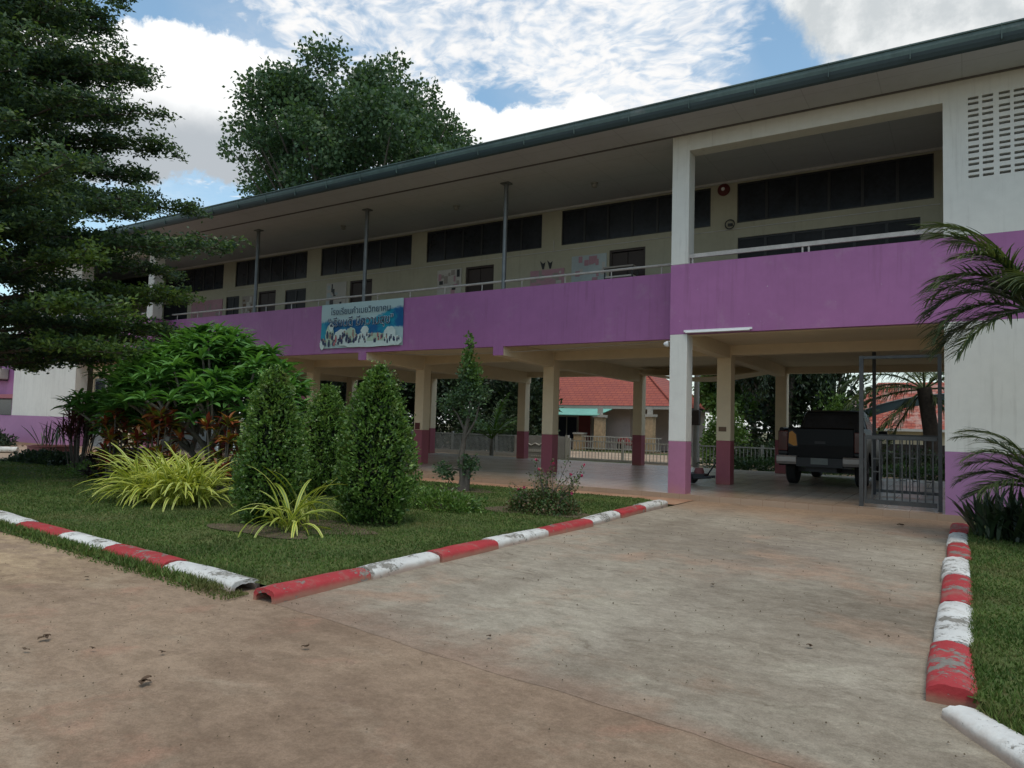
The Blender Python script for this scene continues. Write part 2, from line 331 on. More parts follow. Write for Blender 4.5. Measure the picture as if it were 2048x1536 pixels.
def tile_fn(q, g):
    br = q.new('ShaderNodeTexBrick'); q.put(br.inputs['Vector'], q.mapv(g, rot=(R(90), 0, 0))); br.inputs['Scale'].default_value = 1.0
    br.inputs['Brick Width'].default_value = .42; br.inputs['Row Height'].default_value = .16; br.inputs['Mortar Size'].default_value = .018
    br.inputs['Color1'].default_value = (.37, .10, .06, 1); br.inputs['Color2'].default_value = (.31, .08, .052, 1); br.inputs['Mortar'].default_value = (.16, .035, .03, 1)
    c = q.mix(q.ramp(q.noise(g, 1.2, 5, .6), .3, .7, 0, .4), br.outputs[0], (.26, .07, .06)); return c, br.outputs['Fac']
groundmat('red_tile', tile_fn, rough=.6, bump=.5)
def old_tile_fn(q, g):
    c, h = tile_fn(q, g); return q.mix(q.ramp(q.noise(g, 1.6, 6, .7), .45, .62, 0, .6), c, (.45, .33, .28)), h
groundmat('old_red_tile', old_tile_fn, rough=.8, bump=.5)
def banner_fn(q, g):
    o = q.new('ShaderNodeTexCoord').outputs['Object']; x, y, z = q.sep(o)
    n = q.noise(o, 2.6, 7, .68); n2 = q.noise(q.mapv(o, loc=(3, 1, 7)), 1.6, 5, .6)
    mid_ = q.math('ADD', .50, q.math('MULTIPLY', q.ramp(x, 1.9, 2.9), .28)); bell = q.ramp(q.math('ABSOLUTE', q.math('SUBTRACT', z, mid_)), .08, .46, 1, 0)
    f = q.ramp(q.math('ADD', bell, q.math('MULTIPLY', q.math('SUBTRACT', n, .5), 1.5)), .30, .62)
    wc = q.mix(q.ramp(n2, .42, .58), (.008, .10, .26), (.015, .27, .38))
    return q.mix(f, (.40, .53, .53), wc), n
groundmat('banner_print', banner_fn, rough=.5, bump=.05)

# ---------------------------------------------------------------- mesh helpers
class MB:
    def __init__(s): s.v = []; s.f = []; s.mi = []; s.k = 0
    def add(s, vs, fs, mi=None):
        o = len(s.v); s.v += [tuple(v) for v in vs]; s.f += [tuple(i + o for i in f) for f in fs]; s.mi += [s.k if mi is None else mi] * len(fs); return s
    def box(s, x0, x1, y0, y1, z0, z1, mi=None):
        return s.add([(x, y, z) for x in (x0, x1) for y in (y0, y1) for z in (z0, z1)],
                     [(0, 1, 3, 2), (4, 6, 7, 5), (0, 4, 5, 1), (2, 3, 7, 6), (0, 2, 6, 4), (1, 5, 7, 3)], mi)
    def tube(s, pts, r, n=8, cap=True, mi=None):
        pts = [Vector(p) for p in pts]; rs = r if isinstance(r, (list, tuple)) else [r] * len(pts)
        vs = []; fs = []; ref = None
        for i, p in enumerate(pts):
            dr = (pts[min(i + 1, len(pts) - 1)] - pts[max(i - 1, 0)]).normalized()
            if ref is None: ref = Vector((1, 0, 0)) if abs(dr.x) < .8 else Vector((0, 1, 0))
            a = (ref - dr * ref.dot(dr)).normalized(); ref = a; b = dr.cross(a)
            for k in range(n):
                an = 2 * PI * k / n; vs.append(p + (a * math.cos(an) + b * math.sin(an)) * rs[i])
        for i in range(len(pts) - 1):
            for k in range(n):
                k2 = (k + 1) % n; fs.append((i * n + k, i * n + k2, (i + 1) * n + k2, (i + 1) * n + k))
        if cap: fs.append(tuple(range(n))[::-1]); fs.append(tuple((len(pts) - 1) * n + k for k in range(n)))
        return s.add(vs, fs, mi)
    def lathe(s, prof, c=(0, 0, 0), n=20, axis='z', mi=None):
        vs = []; fs = []
        for r, h in prof:
            for k in range(n):
                a = 2 * PI * k / n; u, v = r * math.cos(a), r * math.sin(a)
                p = (u, v, h) if axis == 'z' else ((h, u, v) if axis == 'x' else (u, h, v))
                vs.append((p[0] + c[0], p[1] + c[1], p[2] + c[2]))
        for i in range(len(prof) - 1):
            for k in range(n):
                k2 = (k + 1) % n; fs.append((i * n + k, i * n + k2, (i + 1) * n + k2, (i + 1) * n + k))
        fs.append(tuple(range(n))); fs.append(tuple((len(prof) - 1) * n + k for k in range(n)))
        return s.add(vs, fs, mi)
    def loft(s, secs, cap=True, mi=None):
        n = len(secs[0]); vs = [p for q in secs for p in q]; fs = []
        for i in range(len(secs) - 1):
            for k in range(n):
                k2 = (k + 1) % n; fs.append((i * n + k, i * n + k2, (i + 1) * n + k2, (i + 1) * n + k))
        if cap: fs.append(tuple(range(n))[::-1]); fs.append(tuple((len(secs) - 1) * n + k for k in range(n)))
        return s.add(vs, fs, mi)
    def build(s, name, mats, parent=None, smooth=False, bevel=0.0, loc=None):
        me = bpy.data.meshes.new(name)
        if loc is not None: me.from_pydata([(a - loc[0], b - loc[1], c - loc[2]) for a, b, c in s.v], [], s.f)
        else: me.from_pydata(s.v, [], s.f)
        for m in (mats if isinstance(mats, (list, tuple)) else [mats]): me.materials.append(MATS[m])
        me.polygons.foreach_set('material_index', s.mi)
        if smooth: me.polygons.foreach_set('use_smooth', [True] * len(s.f))
        me.update(); o = bpy.data.objects.new(name, me); C.objects.link(o)
        if loc is not None: o.location = loc
        if parent: o.parent = parent; o.matrix_parent_inverse = Matrix.Translation(-parent.location)
        if bevel:
            b = o.modifiers.new('bevel', 'BEVEL'); b.width = bevel; b.segments = 2; b.limit_method = 'ANGLE'
        if smooth:
            es = o.modifiers.new('split', 'EDGE_SPLIT'); es.split_angle = R(40)
        return o
def npmesh(name, verts, faces, mats, parent=None, mi=None, loc=None, smooth=False):
    """verts (N,3), faces list of arrays (F,k)"""
    verts = np.asarray(verts, np.float32).reshape(-1, 3)
    if loc is not None: verts = verts - np.asarray(loc, np.float32)
    me = bpy.data.meshes.new(name); me.vertices.add(len(verts)); me.vertices.foreach_set('co', verts.ravel())
    fs = [np.asarray(f, np.int32) for f in faces]
    loops = np.concatenate([f.ravel() for f in fs]); tot = np.concatenate([np.full(len(f), f.shape[1], np.int32) for f in fs])
    st = np.concatenate([[0], np.cumsum(tot)[:-1]]).astype(np.int32)
    me.loops.add(len(loops)); me.loops.foreach_set('vertex_index', loops)
    me.polygons.add(len(tot)); me.polygons.foreach_set('loop_start', st); me.polygons.foreach_set('loop_total', tot)
    for m in (mats if isinstance(mats, (list, tuple)) else [mats]): me.materials.append(MATS[m])
    if mi is not None: me.polygons.foreach_set('material_index', np.asarray(mi, np.int32))
    if smooth: me.polygons.foreach_set('use_smooth', np.ones(len(tot), bool))
    me.update(calc_edges=True); me.validate()
    o = bpy.data.objects.new(name, me); C.objects.link(o)
    if loc is not None: o.location = loc
    if parent: o.parent = parent; o.matrix_parent_inverse = Matrix.Translation(-parent.location)
    return o
def tag(o, label=None, cat=None, group=None, kind=None):
    if label: o['label'] = label
    if cat: o['category'] = cat
    if group: o['group'] = group
    if kind: o['kind'] = kind
    return o
def thing(name, label, cat, loc=(0, 0, 0), group=None):
    o = bpy.data.objects.new(name, None); C.objects.link(o); o.location = loc; o.empty_display_size = .3
    return tag(o, label, cat, group)
def wall_grid(mb, ax, p0, p1, a0, a1, z0, z1, holes, mi=None):
    """wall panel with rectangular holes. ax='x': wall runs along x at y p0..p1"""
    xs = sorted({a0, a1, *[h[0] for h in holes], *[h[1] for h in holes]}); xs = [x for x in xs if a0 <= x <= a1]
    for i in range(len(xs) - 1):
        xa, xb = xs[i], xs[i + 1]; m = (xa + xb) / 2
        hs = sorted([(h[2], h[3]) for h in holes if h[0] < m < h[1]]); z = z0
        for ha, hb in hs + [(z1, z1)]:
            if ha > z + 1e-6: mb.box(xa, xb, p0, p1, z, ha, mi)
            z = max(z, hb)
    return mb

# foliage ------------------------------------------------------------
def unit(v): return v / (np.linalg.norm(v, axis=-1, keepdims=True) + 1e-9)
def rand_dirs(n): return unit(rng.normal(size=(n, 3)))
def leaf_quads(P, D, L, W, flat=None, curl=.0):
    """rhombic leaves: P base (N,3), D direction (N,3), lengths L, widths W"""
    n = len(P); L = np.broadcast_to(L, (n,))[:, None]; W = np.broadcast_to(W, (n,))[:, None]
    A = rand_dirs(n)
    if flat is not None: A = unit(A * (1 - flat) + np.array([0, 0, 1.]) * flat * 2)
    S = unit(np.cross(D, A)); N = np.cross(S, D)
    v = np.stack([P, P + D * L * .5 + S * W * .5 + N * curl * L, P + D * L - N * curl * L, P + D * L * .5 - S * W * .5 + N * curl * L], 1)
    f = np.arange(n * 4).reshape(n, 4); return v.reshape(-1, 3), f
def straps(P, az, el, L, W, droop, nseg=6, cols=(-1, 1), fold=.25, prof=None, roll=.3):
    n = len(P); s = np.linspace(0, 1, nseg + 1)
    L = np.broadcast_to(L, (n,)); W = np.broadcast_to(W, (n,)); droop = np.broadcast_to(droop, (n,))
    e = el[:, None] - droop[:, None] * (s[None] ** 1.2)
    dx = np.cos(e) * np.cos(az)[:, None]; dy = np.cos(e) * np.sin(az)[:, None]; dz = np.sin(e)
    T = np.stack([dx, dy, dz], -1); step = T * (L / nseg)[:, None, None]
    Q = np.concatenate([np.zeros((n, 1, 3)), np.cumsum(step[:, :-1], 1)], 1) + P[:, None]
    side = np.stack([-np.sin(az), np.cos(az), rng.normal(size=n) * roll], -1); side = unit(side)[:, None] + 0 * Q
    N = unit(np.cross(T, side))
    pr = (np.sin(PI * np.clip(s * .92 + .06, 0, 1)) ** .6) if prof is None else prof(s)
    pr = np.maximum(pr, .04); c = np.array(cols, float)
    off = side[:, :, None] * (c[None, None, :, None] * W[:, None, None, None] * .5 * pr[None, :, None, None])
    off = off + N[:, :, None] * (np.abs(c)[None, None, :, None] * fold * W[:, None, None, None] * .5 * pr[None, :, None, None])
    V = Q[:, :, None] + off; nc = len(c)
    idx = np.arange(n * (nseg + 1) * nc).reshape(n, nseg + 1, nc)
    F = np.stack([idx[:, :-1, :-1], idx[:, :-1, 1:], idx[:, 1:, 1:], idx[:, 1:, :-1]], -1)
    mi = np.broadcast_to(np.arange(nc - 1)[None, None, :], F.shape[:3]).ravel()
    return V.reshape(-1, 3), F.reshape(-1, 4), mi
def merge(parts):
    vs = []; fs = []; o = 0
    for p in parts: vs.append(p[0]); fs.append(p[1] + o); o += len(p[0])
    return np.concatenate(vs), np.concatenate(fs)
def clump_leaves(centers, radii, dens, L, W, squash=1.0, shell=.55, out=.5, up=.1):
    """leaves filling blobs; dens leaves per m2 of blob surface"""
    Ps = []; Ds = []
    for c, r in zip(centers, radii):
        n = int(dens * 4 * PI * r * r * (.4 + .6 * squash))
        u = rand_dirs(n); rr = r * (shell + (1 - shell) * rng.random(n)) * (1 + .12 * rng.normal(size=n))
        p = u * rr[:, None]; p[:, 2] *= squash
        Ps.append(p + c); Ds.append(unit(u * out + rand_dirs(n) * .8 + np.array([0, 0, up])))
    P = np.concatenate(Ps); D = np.concatenate(Ds); n = len(P)
    return leaf_quads(P, D, L * rng.uniform(.6, 1.25, n), W * rng.uniform(.7, 1.2, n), curl=.06)

# ================================================================ THE SETTING
def sheet(name, pts, z, m, kind='structure'):
    mb = MB(); mb.add([(x, y, z) for x, y in pts], [tuple(range(len(pts)))]); return tag(mb.build(name, m), kind=kind)
sheet('ground', [(-600, -300), (600, -300), (600, 900), (-600, 900)], -.03, 'earth')
# road in front: dusty concrete
front = lambda x: 3.55 + (-4.8 - x) * .035
pts = [(-70, -30), (30, -30), (30, 2.2)]
sheet('road', [(-70, -30), (30, -30), (30, 4.4), (-4.6, 4.4), (-12, 5.0), (-40, 5.0), (-70, 5.0)], -.012, 'road')
# driveway slab with an irregular worn edge where it meets the road
ed = []
for i in range(61):
    x = -4.55 + (9.5) * i / 60.0
    ed.append((x, 3.64 - .108 * (x + 4.4) + .012 * math.sin(x * 3.1) + .006 * math.sin(x * 9.7) + random.uniform(-.008, .008) - (.25 if x > .6 else 0)))
sheet('driveway', ed + [(4.95, 3.9), (.3, 4.3), (.05, 13.82), (-4.5, 13.82), (-4.45, 4.3)], -.0102, 'drive')
sheet('apron', [(-23, 12.1), (-4.5, 12.7), (-4.5, 13.82), (-34, 13.82), (-26, 12.6)], .0, 'apron')
# lawns
L1 = [(-4.62, 3.80), (-4.50, 6.0), (-4.50, 9.0), (-4.80, 12.62), (-5.2, 12.85), (-23.0, 12.2), (-22.0, 9.6), (-24, 5.6), (-10.7, 4.25)]
sheet('lawn', L1, .05, 'lawn')
L2 = [(.0, 4.40), (4.9, 2.1), (8, 2.1), (8, 13.8), (.12, 13.8)]
sheet('lawn_border', L2, .06, 'lawn')
sheet('verge', [(-5.1, 3.62), (-5.0, 3.7), (-10.6, 4.2), (-22, 5.2), (-22, 4.6), (-10, 3.85), (-7.3, 3.70)], .0, 'lawn')
sheet('path', [(-60, 5.0), (-24, 5.55), (-22.0, 9.6), (-23.2, 12.4), (-33, 13.8), (-60, 13.8)], .004, 'pale_path')
sheet('far_lane', [(-80, 27.6), (40, 27.6), (40, 36.5), (-80, 36.5)], -.02, 'pale_path')
# the raised floor slab under the building
mb = MB(); mb.box(-34.2, 4.9, 13.82, 24.0, -.02, .10); tag(mb.build('floor_slab', 'terrazzo'), kind='structure')

# grass blades (short mown grass)
def in_poly(P, poly):
    x, y = P[:, 0], P[:, 1]; ins = np.zeros(len(P), bool); n = len(poly)
    for i in range(n):
        x1, y1 = poly[i]; x2, y2 = poly[(i + 1) % n]
        c = ((y1 > y) != (y2 > y)) & (x < (x2 - x1) * (y - y1) / (y2 - y1 + 1e-12) + x1); ins ^= c
    return ins
def scatter(poly, n, falloff=True):
    xs = [p[0] for p in poly]; ys = [p[1] for p in poly]
    P = np.stack([rng.uniform(min(xs), max(xs), n), rng.uniform(min(ys), max(ys), n)], 1); P = P[in_poly(P, poly)]
    if falloff:
        dd = np.hypot(P[:, 0], P[:, 1]); P = P[rng.random(len(P)) < np.clip((5.5 / dd) ** 1.3, 0, 1)]
    return P
VG = [(-4.7, 3.40), (-4.72, 3.66), (-10.6, 4.16), (-22, 5.15), (-22, 4.3), (-10, 3.52), (-7.3, 3.46), (-6, 3.50)]
L2b = [(.01, 4.42), (.10, 4.25), (.75, 3.25), (1.3, 2.4), (3.5, 3.0), (6.5, 6), (6.5, 11.4), (.02, 11.6)]
L1b = [(-4.58, 3.80), (-4.46, 6.0), (-4.46, 9.0), (-4.75, 12.5), (-5.2, 12.85), (-23.0, 12.2), (-22.0, 9.6), (-23, 5.4), (-10.7, 4.22)]
def along(a, b, n_, w_):
    u = rng.random((n_, 1)); p = np.array(a) * (1 - u) + np.array(b) * u; return p + rng.normal(size=(n_, 2)) * w_
EDG = np.concatenate([along((-4.66, 3.86), (-4.66, 12.4), 9000, .035), along((-4.9, 3.93), (-16, 4.85), 9000, .04), along((.05, 4.45), (.06, 12.5), 8000, .025), along((.09, 4.3), (.8, 3.15), 2500, .03), along((-4.95, 3.56), (-16, 4.47), 7000, .05)])
P = np.concatenate([EDG, scatter(L1b, 620000), scatter(L2b, 260000), (lambda q: q[rng.random(len(q)) < np.clip(1.15 - np.abs(q[:, 1] - (3.70 + (-4.84 - q[:, 0]) * .082)) / .30, 0, 1) ** 1.3])(scatter(VG, 330000))])
n = len(P); base = np.concatenate([P, np.where(in_poly(P, VG), .0, np.where(P[:, 0] > -.1, .06, .05))[:, None]], 1)
nzv = np.sin(P[:, 0] * 2.1 + np.sin(P[:, 1] * 1.7) * 2) * np.cos(P[:, 1] * 2.7 + P[:, 0])
h = rng.uniform(.010, .030, n) * (1 + .3 * nzv); h[rng.random(n) < .02] *= 1.7; h[:len(EDG)] = rng.uniform(.02, .065, len(EDG)); base[:len(EDG), 2] = .03
az = rng.uniform(0, 2 * PI, n); ln = rng.uniform(.2, .9, n)
S = np.stack([np.cos(az), np.sin(az), 0 * az], 1); az2 = rng.uniform(0, 2 * PI, n)
tip = base + np.stack([np.cos(az2) * h * ln, np.sin(az2) * h * ln, h], 1); ww = (rng.uniform(.003, .007, n) * (1 + np.hypot(P[:, 0], P[:, 1]) / 14))[:, None]
V = np.stack([base - S * ww, base + S * ww, tip], 1).reshape(-1, 3)
tag(npmesh('grass', V, [np.arange(3 * n).reshape(n, 3)], 'grass_blade'), 'short mown green grass covering both lawns and the verge', 'grass', kind='stuff')

# bare soil under the shrubs
for i, (x, y, rx, ry) in enumerate([(-6.9, 6.15, 1.0, .5), (-8.45, 11.5, .7, .4), (-5.6, 9.6, .9, .5), (-7.0, 5.55, .8, .3)]):
    a = [(x + rx * (1 + .15 * math.sin(3 * t_ + i)) * math.cos(t_), y + ry * (1 + .2 * math.cos(4 * t_ + i)) * math.sin(t_)) for t_ in [2 * PI * k / 28 for k in range(28)]]
    sheet('soil_patch', a, .056 + .002 * i, 'soil')

# ================================================================ SCHOOL BUILDING
YA, YB, YW, YD = 13.85, 14.52, 17.0, 23.24
ZS, ZB, ZT, ZC = .10, 3.30, 4.73, 7.42
XL, XLW, XP2, XP, XW, XR = -33.65, -28.60, -24.05, -5.06, -.283, 4.75
B = thing('school_building', 'two storey school building with purple parapets, open ground floor and long green roof edge', 'building', (-14.5, 18, 0))
def part(mb, name, m, **k): return mb.build(name, m, B, **k)
# walls of the two end blocks
mb = MB()
vents = []
for grp in range(5):
    for k in range(2):
        x = .08 + grp * .43 + k * .20
        for rr in range(7):
            z = 5.70 + rr * .207
            vents += [(x, x + .15, z, z + .045), (x, x + .15, z + .09, z + .135)]
wall_grid(mb, 'x', YA, YA + .15, XW, XR, ZT, ZC - .01, vents, 0)
mb.box(XW, XR, YA, YA + .15, 1.14, ZB, 0); mb.box(XW, XR, YA, YA + .15, 0, 1.14, 1)
mb.box(XW, XR, YA, YA + .15, ZB, ZT, 2)
mb.box(XW, XW + .15, YA + .15, 23.5, ZS, 1.14, 1); mb.box(XW, XW + .15, YA + .15, 23.5, 1.14, 7.35, 0)
mb.box(XR - .15, XR, YA + .15, 23.5, 0, 7.35, 0); mb.box(XW + .15, XR - .15, 23.35, 23.5, 0, 7.35, 0)
part(mb, 'wall', ['white_wall', 'violet_dado', 'purple'])
mb = MB()
mb.box(XL, XLW, YA, YA + .44, 1.20, 3.36, 0); mb.box(XL, XLW, YA, YA + .44, 0, 1.20, 1)
mb.box(XL, XLW, YA, YA + .44, 3.36, 4.63, 2); mb.box(XL, XLW, YA, YA + .44, 4.63, ZC - .01, 0)
mb.box(XL, XL + .15, YA + .44, 23.5, 0, ZC - .02, 0)
part(mb, 'wall', ['white_wall', 'violet_dado', 'purple'])
# recessed shopfront wall of the left block
mb = MB()
wall_grid(mb, 'x', 14.5, 14.62, XLW, XP2, ZS, ZB, [(-28.5, -26.95, ZS, 2.72), (-26.75, -24.6, .95, 2.60)], 0)
part(mb, 'wall', ['cream_wall'])
dr = part(MB().box(-28.5, -27.72, 14.53, 14.57, ZS, 2.72), 'door', 'fence_grey')
MB().box(-28.42, -27.78, 14.515, 14.53, 1.35, 2.6).build('pane', 'window_blue', dr)
dr = part(wall_grid(MB(), 'x', 14.53, 14.57, -27.72, -26.98, ZS, 2.72, [(-27.6, -27.37, 2.2, 2.42), (-27.33, -27.10, 2.2, 2.42), (-27.6, -27.37, 2.46, 2.66), (-27.33, -27.10, 2.46, 2.66)]), 'door', 'house_white')
MB().box(-27.62, -27.08, 14.58, 14.60, 2.18, 2.68).build('pane', 'window_blue', dr)
wf = part(wall_grid(MB(), 'x', 14.49, 14.60, -26.75, -24.6, .95, 2.60, [(-26.68, -25.72, 1.02, 2.53), (-25.64, -24.67, 1.02, 2.53)]), 'window', 'frame_dark')
MB().box(-26.7, -24.65, 14.55, 14.56, 1.0, 2.55).build('pane', 'glass_dark', wf)
sb = part(MB().box(-28.45, -25.55, 14.40, 14.46, 2.80, 3.20), 'sign_board', 'house_brick')
MB().box(-28.4, -25.6, 14.385, 14.40, 2.86, 3.14).build('sign_panel', 'cream_wall', sb)
# parapets
mb = MB(); mb.box(XP2, XP, YB, YB + .15, ZB, ZT); part(mb, 'parapet', 'purple')
mb = MB(); mb.box(XP, XW, YA, YA + .15, ZB, ZT); mb.box(XP, XP + .15, YA + .15, YB + .15, ZB, ZT); part(mb, 'parapet', 'purple')
mb = MB(); mb.box(XLW, XP2 + .36, YA, YA + .15, ZB, ZT); mb.box(XP2 + .21, XP2 + .36, YA + .15, YB, ZB, ZT); part(mb, 'parapet', 'purple')
# front columns (white above and below the parapet, mauve dado)
for x in (XP, XP2):
    mb = MB(); mb.box(x, x + .36, YA, YA + .36, 0, 1.14, 1); mb.box(x, x + .36, YA, YA + .36, 1.14, ZB, 0)
    part(mb, 'column', ['white_wall', 'mauve'], bevel=.012)
    part(MB().box(x, x + .36, YA, YA + .36, ZT, ZC - .005), 'column', 'white_wall', bevel=.012)
CX = [-5.04, -9.88, -14.48, -19.45, -24.1, -.30 - .34]
DX = [-5.02, -9.80, -14.56, -19.16, -23.8, -.30 - .34]
for xs, y in ((CX, 17.06), (DX, YD)):
    for x in xs[:5]:
        mb = MB(); mb.box(x, x + .34, y, y + .34, ZS, 1.14, 1); mb.box(x, x + .34, y, y + .34, 1.14, 3.45, 0)
        c = part(mb, 'column', ['cream_wall', 'maroon'], bevel=.012)
# small painted number boxes on two columns
o = part(MB().box(-4.98, -4.80, 17.045, 17.06, 1.36, 1.47), 'number_plate', 'wood_brown')
o = part(MB().box(-14.42, -14.24, 17.04, 17.06, 1.16 + .0, 1.36), 'number_plate', 'red_paint')
# beams
for i, x in enumerate(CX[:5]):
    mb = MB(); z0 = 3.08
    a, b = x + .02, x + .32
    if i in (0, 4):
        mb.box(a, b, YA + .38, YD + .3, 3.12, 3.44, 0)
    else:
        mb.box(a, b, YB, YB + .02, z0, ZB, 1)
        mb.loft([[(a, YB + .02, z0), (b, YB + .02, z0), (b, YB + .02, 3.44), (a, YB + .02, 3.44)], [(a, 17.0, 3.0), (b, 17.0, 3.0), (b, 17.0, 3.44), (a, 17.0, 3.44)]], mi=0)
        mb.box(a, b, 17.0, YD + .3, 3.0, 3.44, 0)
    part(mb, 'beam', ['cream_wall', 'purple'])
part(MB().box(XLW, XW, 17.09, 17.37, 3.19, 3.43), 'beam', 'cream_wall')
part(MB().box(XL + .2, XW, YD + .02, YD + .28, 3.22, 3.43), 'beam', 'cream_wall')
part(MB().box(XP + .02, XW, YA + .16, YA + .36, 3.29, 3.43), 'beam', 'cream_wall')
# upper floor slab
mb = MB(); mb.box(XL + .2, XR - .2, YB + .16, 23.45, 3.42, 3.60); mb.box(XP + .16, XR - .2, YA + .16, YB + .155, 3.42, 3.60); mb.box(XL + .2, XP2 + .2, YA + .16, YB + .155, 3.42, 3.60)
part(mb, 'upper_floor', 'cream_wall')
# shallow sagging ceiling board under the slab (ground floor)
mb = MB(); secs = []
for i in range(9):
    u = i / 8; x = -9.2 + 4.0 * u; z = 3.20 - .17 * math.sin(PI * u) * (1 if u > .1 else .6)
    secs.append([(x, 22.2, z), (x, 23.2, z - .06 * math.sin(PI * u)), (x, 23.2, z + .03), (x, 22.2, z + .03)])
part(mb.loft(secs), 'ceiling_board', 'cream_wall')
# corridor wall with windows and doors
clere = [(-4.58, -.51), (-9.37, -5.22), (-14.17, -10.0), (-18.9, -14.78), (-23.6, -19.6), (-28.3, -24.34), (-33.0, -29.0)]
doors = [(-22.19, -21.21), (-17.45, -16.43), (-12.62, -11.6), (-7.91, -6.9)]
lowwin = [(-4.56, -.76), (-28.3, -26.6), (-24.1, -23.3), (-20.7, -19.6)]
holes = [(a, b, 6.36, 7.33) for a, b in clere] + [(a, b, 3.6, 6.06) for a, b in doors] + [(a, b, 4.55, 6.0) for a, b in lowwin]
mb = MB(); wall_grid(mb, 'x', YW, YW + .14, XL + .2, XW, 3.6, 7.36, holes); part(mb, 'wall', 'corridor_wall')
part(MB().box(XL + .2, XW, YW - .05, YW + .14, 7.362, 7.415), 'cornice', 'trim_light')
for a, b in clere:
    n = 6; st = (b - a) / n; hs = [(a + .03 + st * k, a + st * (k + 1) - .03, 6.40, 7.29) for k in range(n)]
    f = part(wall_grid(MB(), 'x', YW + .03, YW + .08, a, b, 6.36, 7.33, hs), 'window', 'frame_dark')
    MB().box(a + .01, b - .01, YW + .05, YW + .055, 6.38, 7.31).build('pane', 'glass_dark', f)
for a, b in doors:
    f = part(wall_grid(MB(), 'x', YW + .02, YW + .10, a, b, 3.6, 6.06, [(a + .06, b - .06, 3.6, 6.0)]), 'door', 'door_dark')
    mb = MB(); mb.box(a + .06, (a + b) / 2 - .01, YW + .06, YW + .09, 3.62, 5.98); mb.box((a + b) / 2 + .01, b - .06, YW + .06, YW + .09, 3.62, 5.98)
    mb.build('door_leaf', 'door_dark', f)
    mb = MB(); mb.tube([((a + b) / 2 - .08, YW + .03, 4.6), ((a + b) / 2 - .08, YW + .03, 4.8)], .012); mb.build('door_handle', 'galv', f)
for a, b in lowwin:
    n = max(2, int((b - a) / .62)); st = (b - a) / n; hs = [(a + .03 + st * k, a + st * (k + 1) - .03, 4.60, 5.95) for k in range(n)]
    f = part(wall_grid(MB(), 'x', YW + .03, YW + .08, a, b, 4.55, 6.0, hs), 'window', 'frame_dark')
    MB().box(a + .01, b - .01, YW + .05, YW + .055, 4.57, 5.98).build('pane', 'glass_dull', f)
mb = MB(); mb.box(XL + .2, XW, YD + .16, YD + .3, 3.6, 7.36); mb.box(XL + .2, XW, YW + .6, YW + .62, 3.61, 7.30, 1); part(mb, 'wall', ['white_wall', 'room_shade'])  # second box: added dark sheet, painted as the shade inside the rooms
# partition between corridor and right bay, stair wall end
part(MB().box(XP + .36, XW, YA + .002, YA + .36, 7.07, ZC - .004), 'beam', 'white_wall')
part(MB().box(XLW, XP2, YA + .002, YA + .36, 7.07, ZC - .004), 'beam', 'white_wall')
# soffit, battens, gutter, roof
part(MB().box(XL - .8, XR + .8, 12.90, 23.9, ZC, ZC + .03), 'soffit', 'soffit')
mb = MB(); mb.box(XL - .8, XR + .8, YA - .05, YA - .005, ZC - .022, ZC - .001); part(mb, 'batten', 'soffit_trim')
mb = MB(); secs = []
prof = [(12.90, ZC + .002), (12.86, ZC - .02), (12.82, ZC + .01), (12.79, ZC + .07), (12.775, ZC + .12)]
prof2 = [(12.775, ZC + .12), (12.765, ZC + .18), (12.77, ZC + .245), (12.752, ZC + .25), (12.752, ZC + .275), (12.80, ZC + .275), (12.90, ZC + .18)]
for x in (XL - .8, XR + .8): secs.append([(x, y, z) for y, z in prof + prof2[1:]])
n = len(secs[0]); mb.add(secs[0] + secs[1], [(k, (k + 1) % n, n + (k + 1) % n, n + k) for k in range(n)], 0)
mb.mi = [1 if k < 4 else 0 for k in range(n)]  # lower curve takes the dark copy, underside shade put into the colour
x = XL
while x < XR + .7: mb.box(x, x + .012, 12.758, 12.80, ZC + .03, ZC + .282, 0); x += 1.22
part(mb, 'gutter', ['gutter', 'gutter_dark'])
# corrugated roof sheets
mb = MB(); xs = np.arange(XL - .85, XR + .85, .06)
row = lambda y, z: [(float(x), y, z + .032 * math.cos(2 * PI * x / .36) * (1 if math.cos(2 * PI * x / .36) > 0 else .25)) for x in xs]
rows = [row(12.80, ZC + .262), row(18.4, ZC + 2.0), row(24.2, ZC + .35)]
nx = len(xs); mb.add(rows[0] + rows[1] + rows[2], [(r * nx + i, r * nx + i + 1, (r + 1) * nx + i + 1, (r + 1) * nx + i) for r in range(2) for i in range(nx - 1)])
part(mb, 'roof', 'roof_tile')
for x in (XL - .8, XR + .8): part(MB().add([(x, 12.9, ZC + .03), (x, 23.9, ZC + .03), (x, 18.4, ZC + 1.95)], [(0, 1, 2)]), 'gable', 'white_wall')
# slim posts and railings
for x in (-19.18, -14.40, -9.65):
    mb = MB(); mb.tube([(x, YB + .07, ZT), (x, YB + .07, ZC - .03)], .055, 14); mb.box(x - .12, x + .12, YB - .03, YB + .17, ZC - .03, ZC - .004)
    part(mb, 'post', 'galv', smooth=True)
for x0, x1, y in ((XP2 + .36, XP, YB + .07), (XP + .36, XW, YA + .10), (XLW, XP2, YA + .1)):
    mb = MB()
    if y < 14.2 and x0 > -10:
        mb.box(x0, x1, y - .03, y + .03, 4.86, 4.94)
        for x in (x0 + .06, (x0 + x1) / 2 - .05, (x0 + x1) / 2 + .06): mb.tube([(x, y, ZT), (x, y, 4.87)], .018)
    else:
        mb.tube([(x0, y, 4.93), (x1, y, 4.93)], .03, 8)
        x = x0 + .3
        while x < x1: mb.tube([(x, y, ZT), (x, y, 4.92)], .014, 6); x += 1.19
    part(mb, 'railing', 'rail_paint')
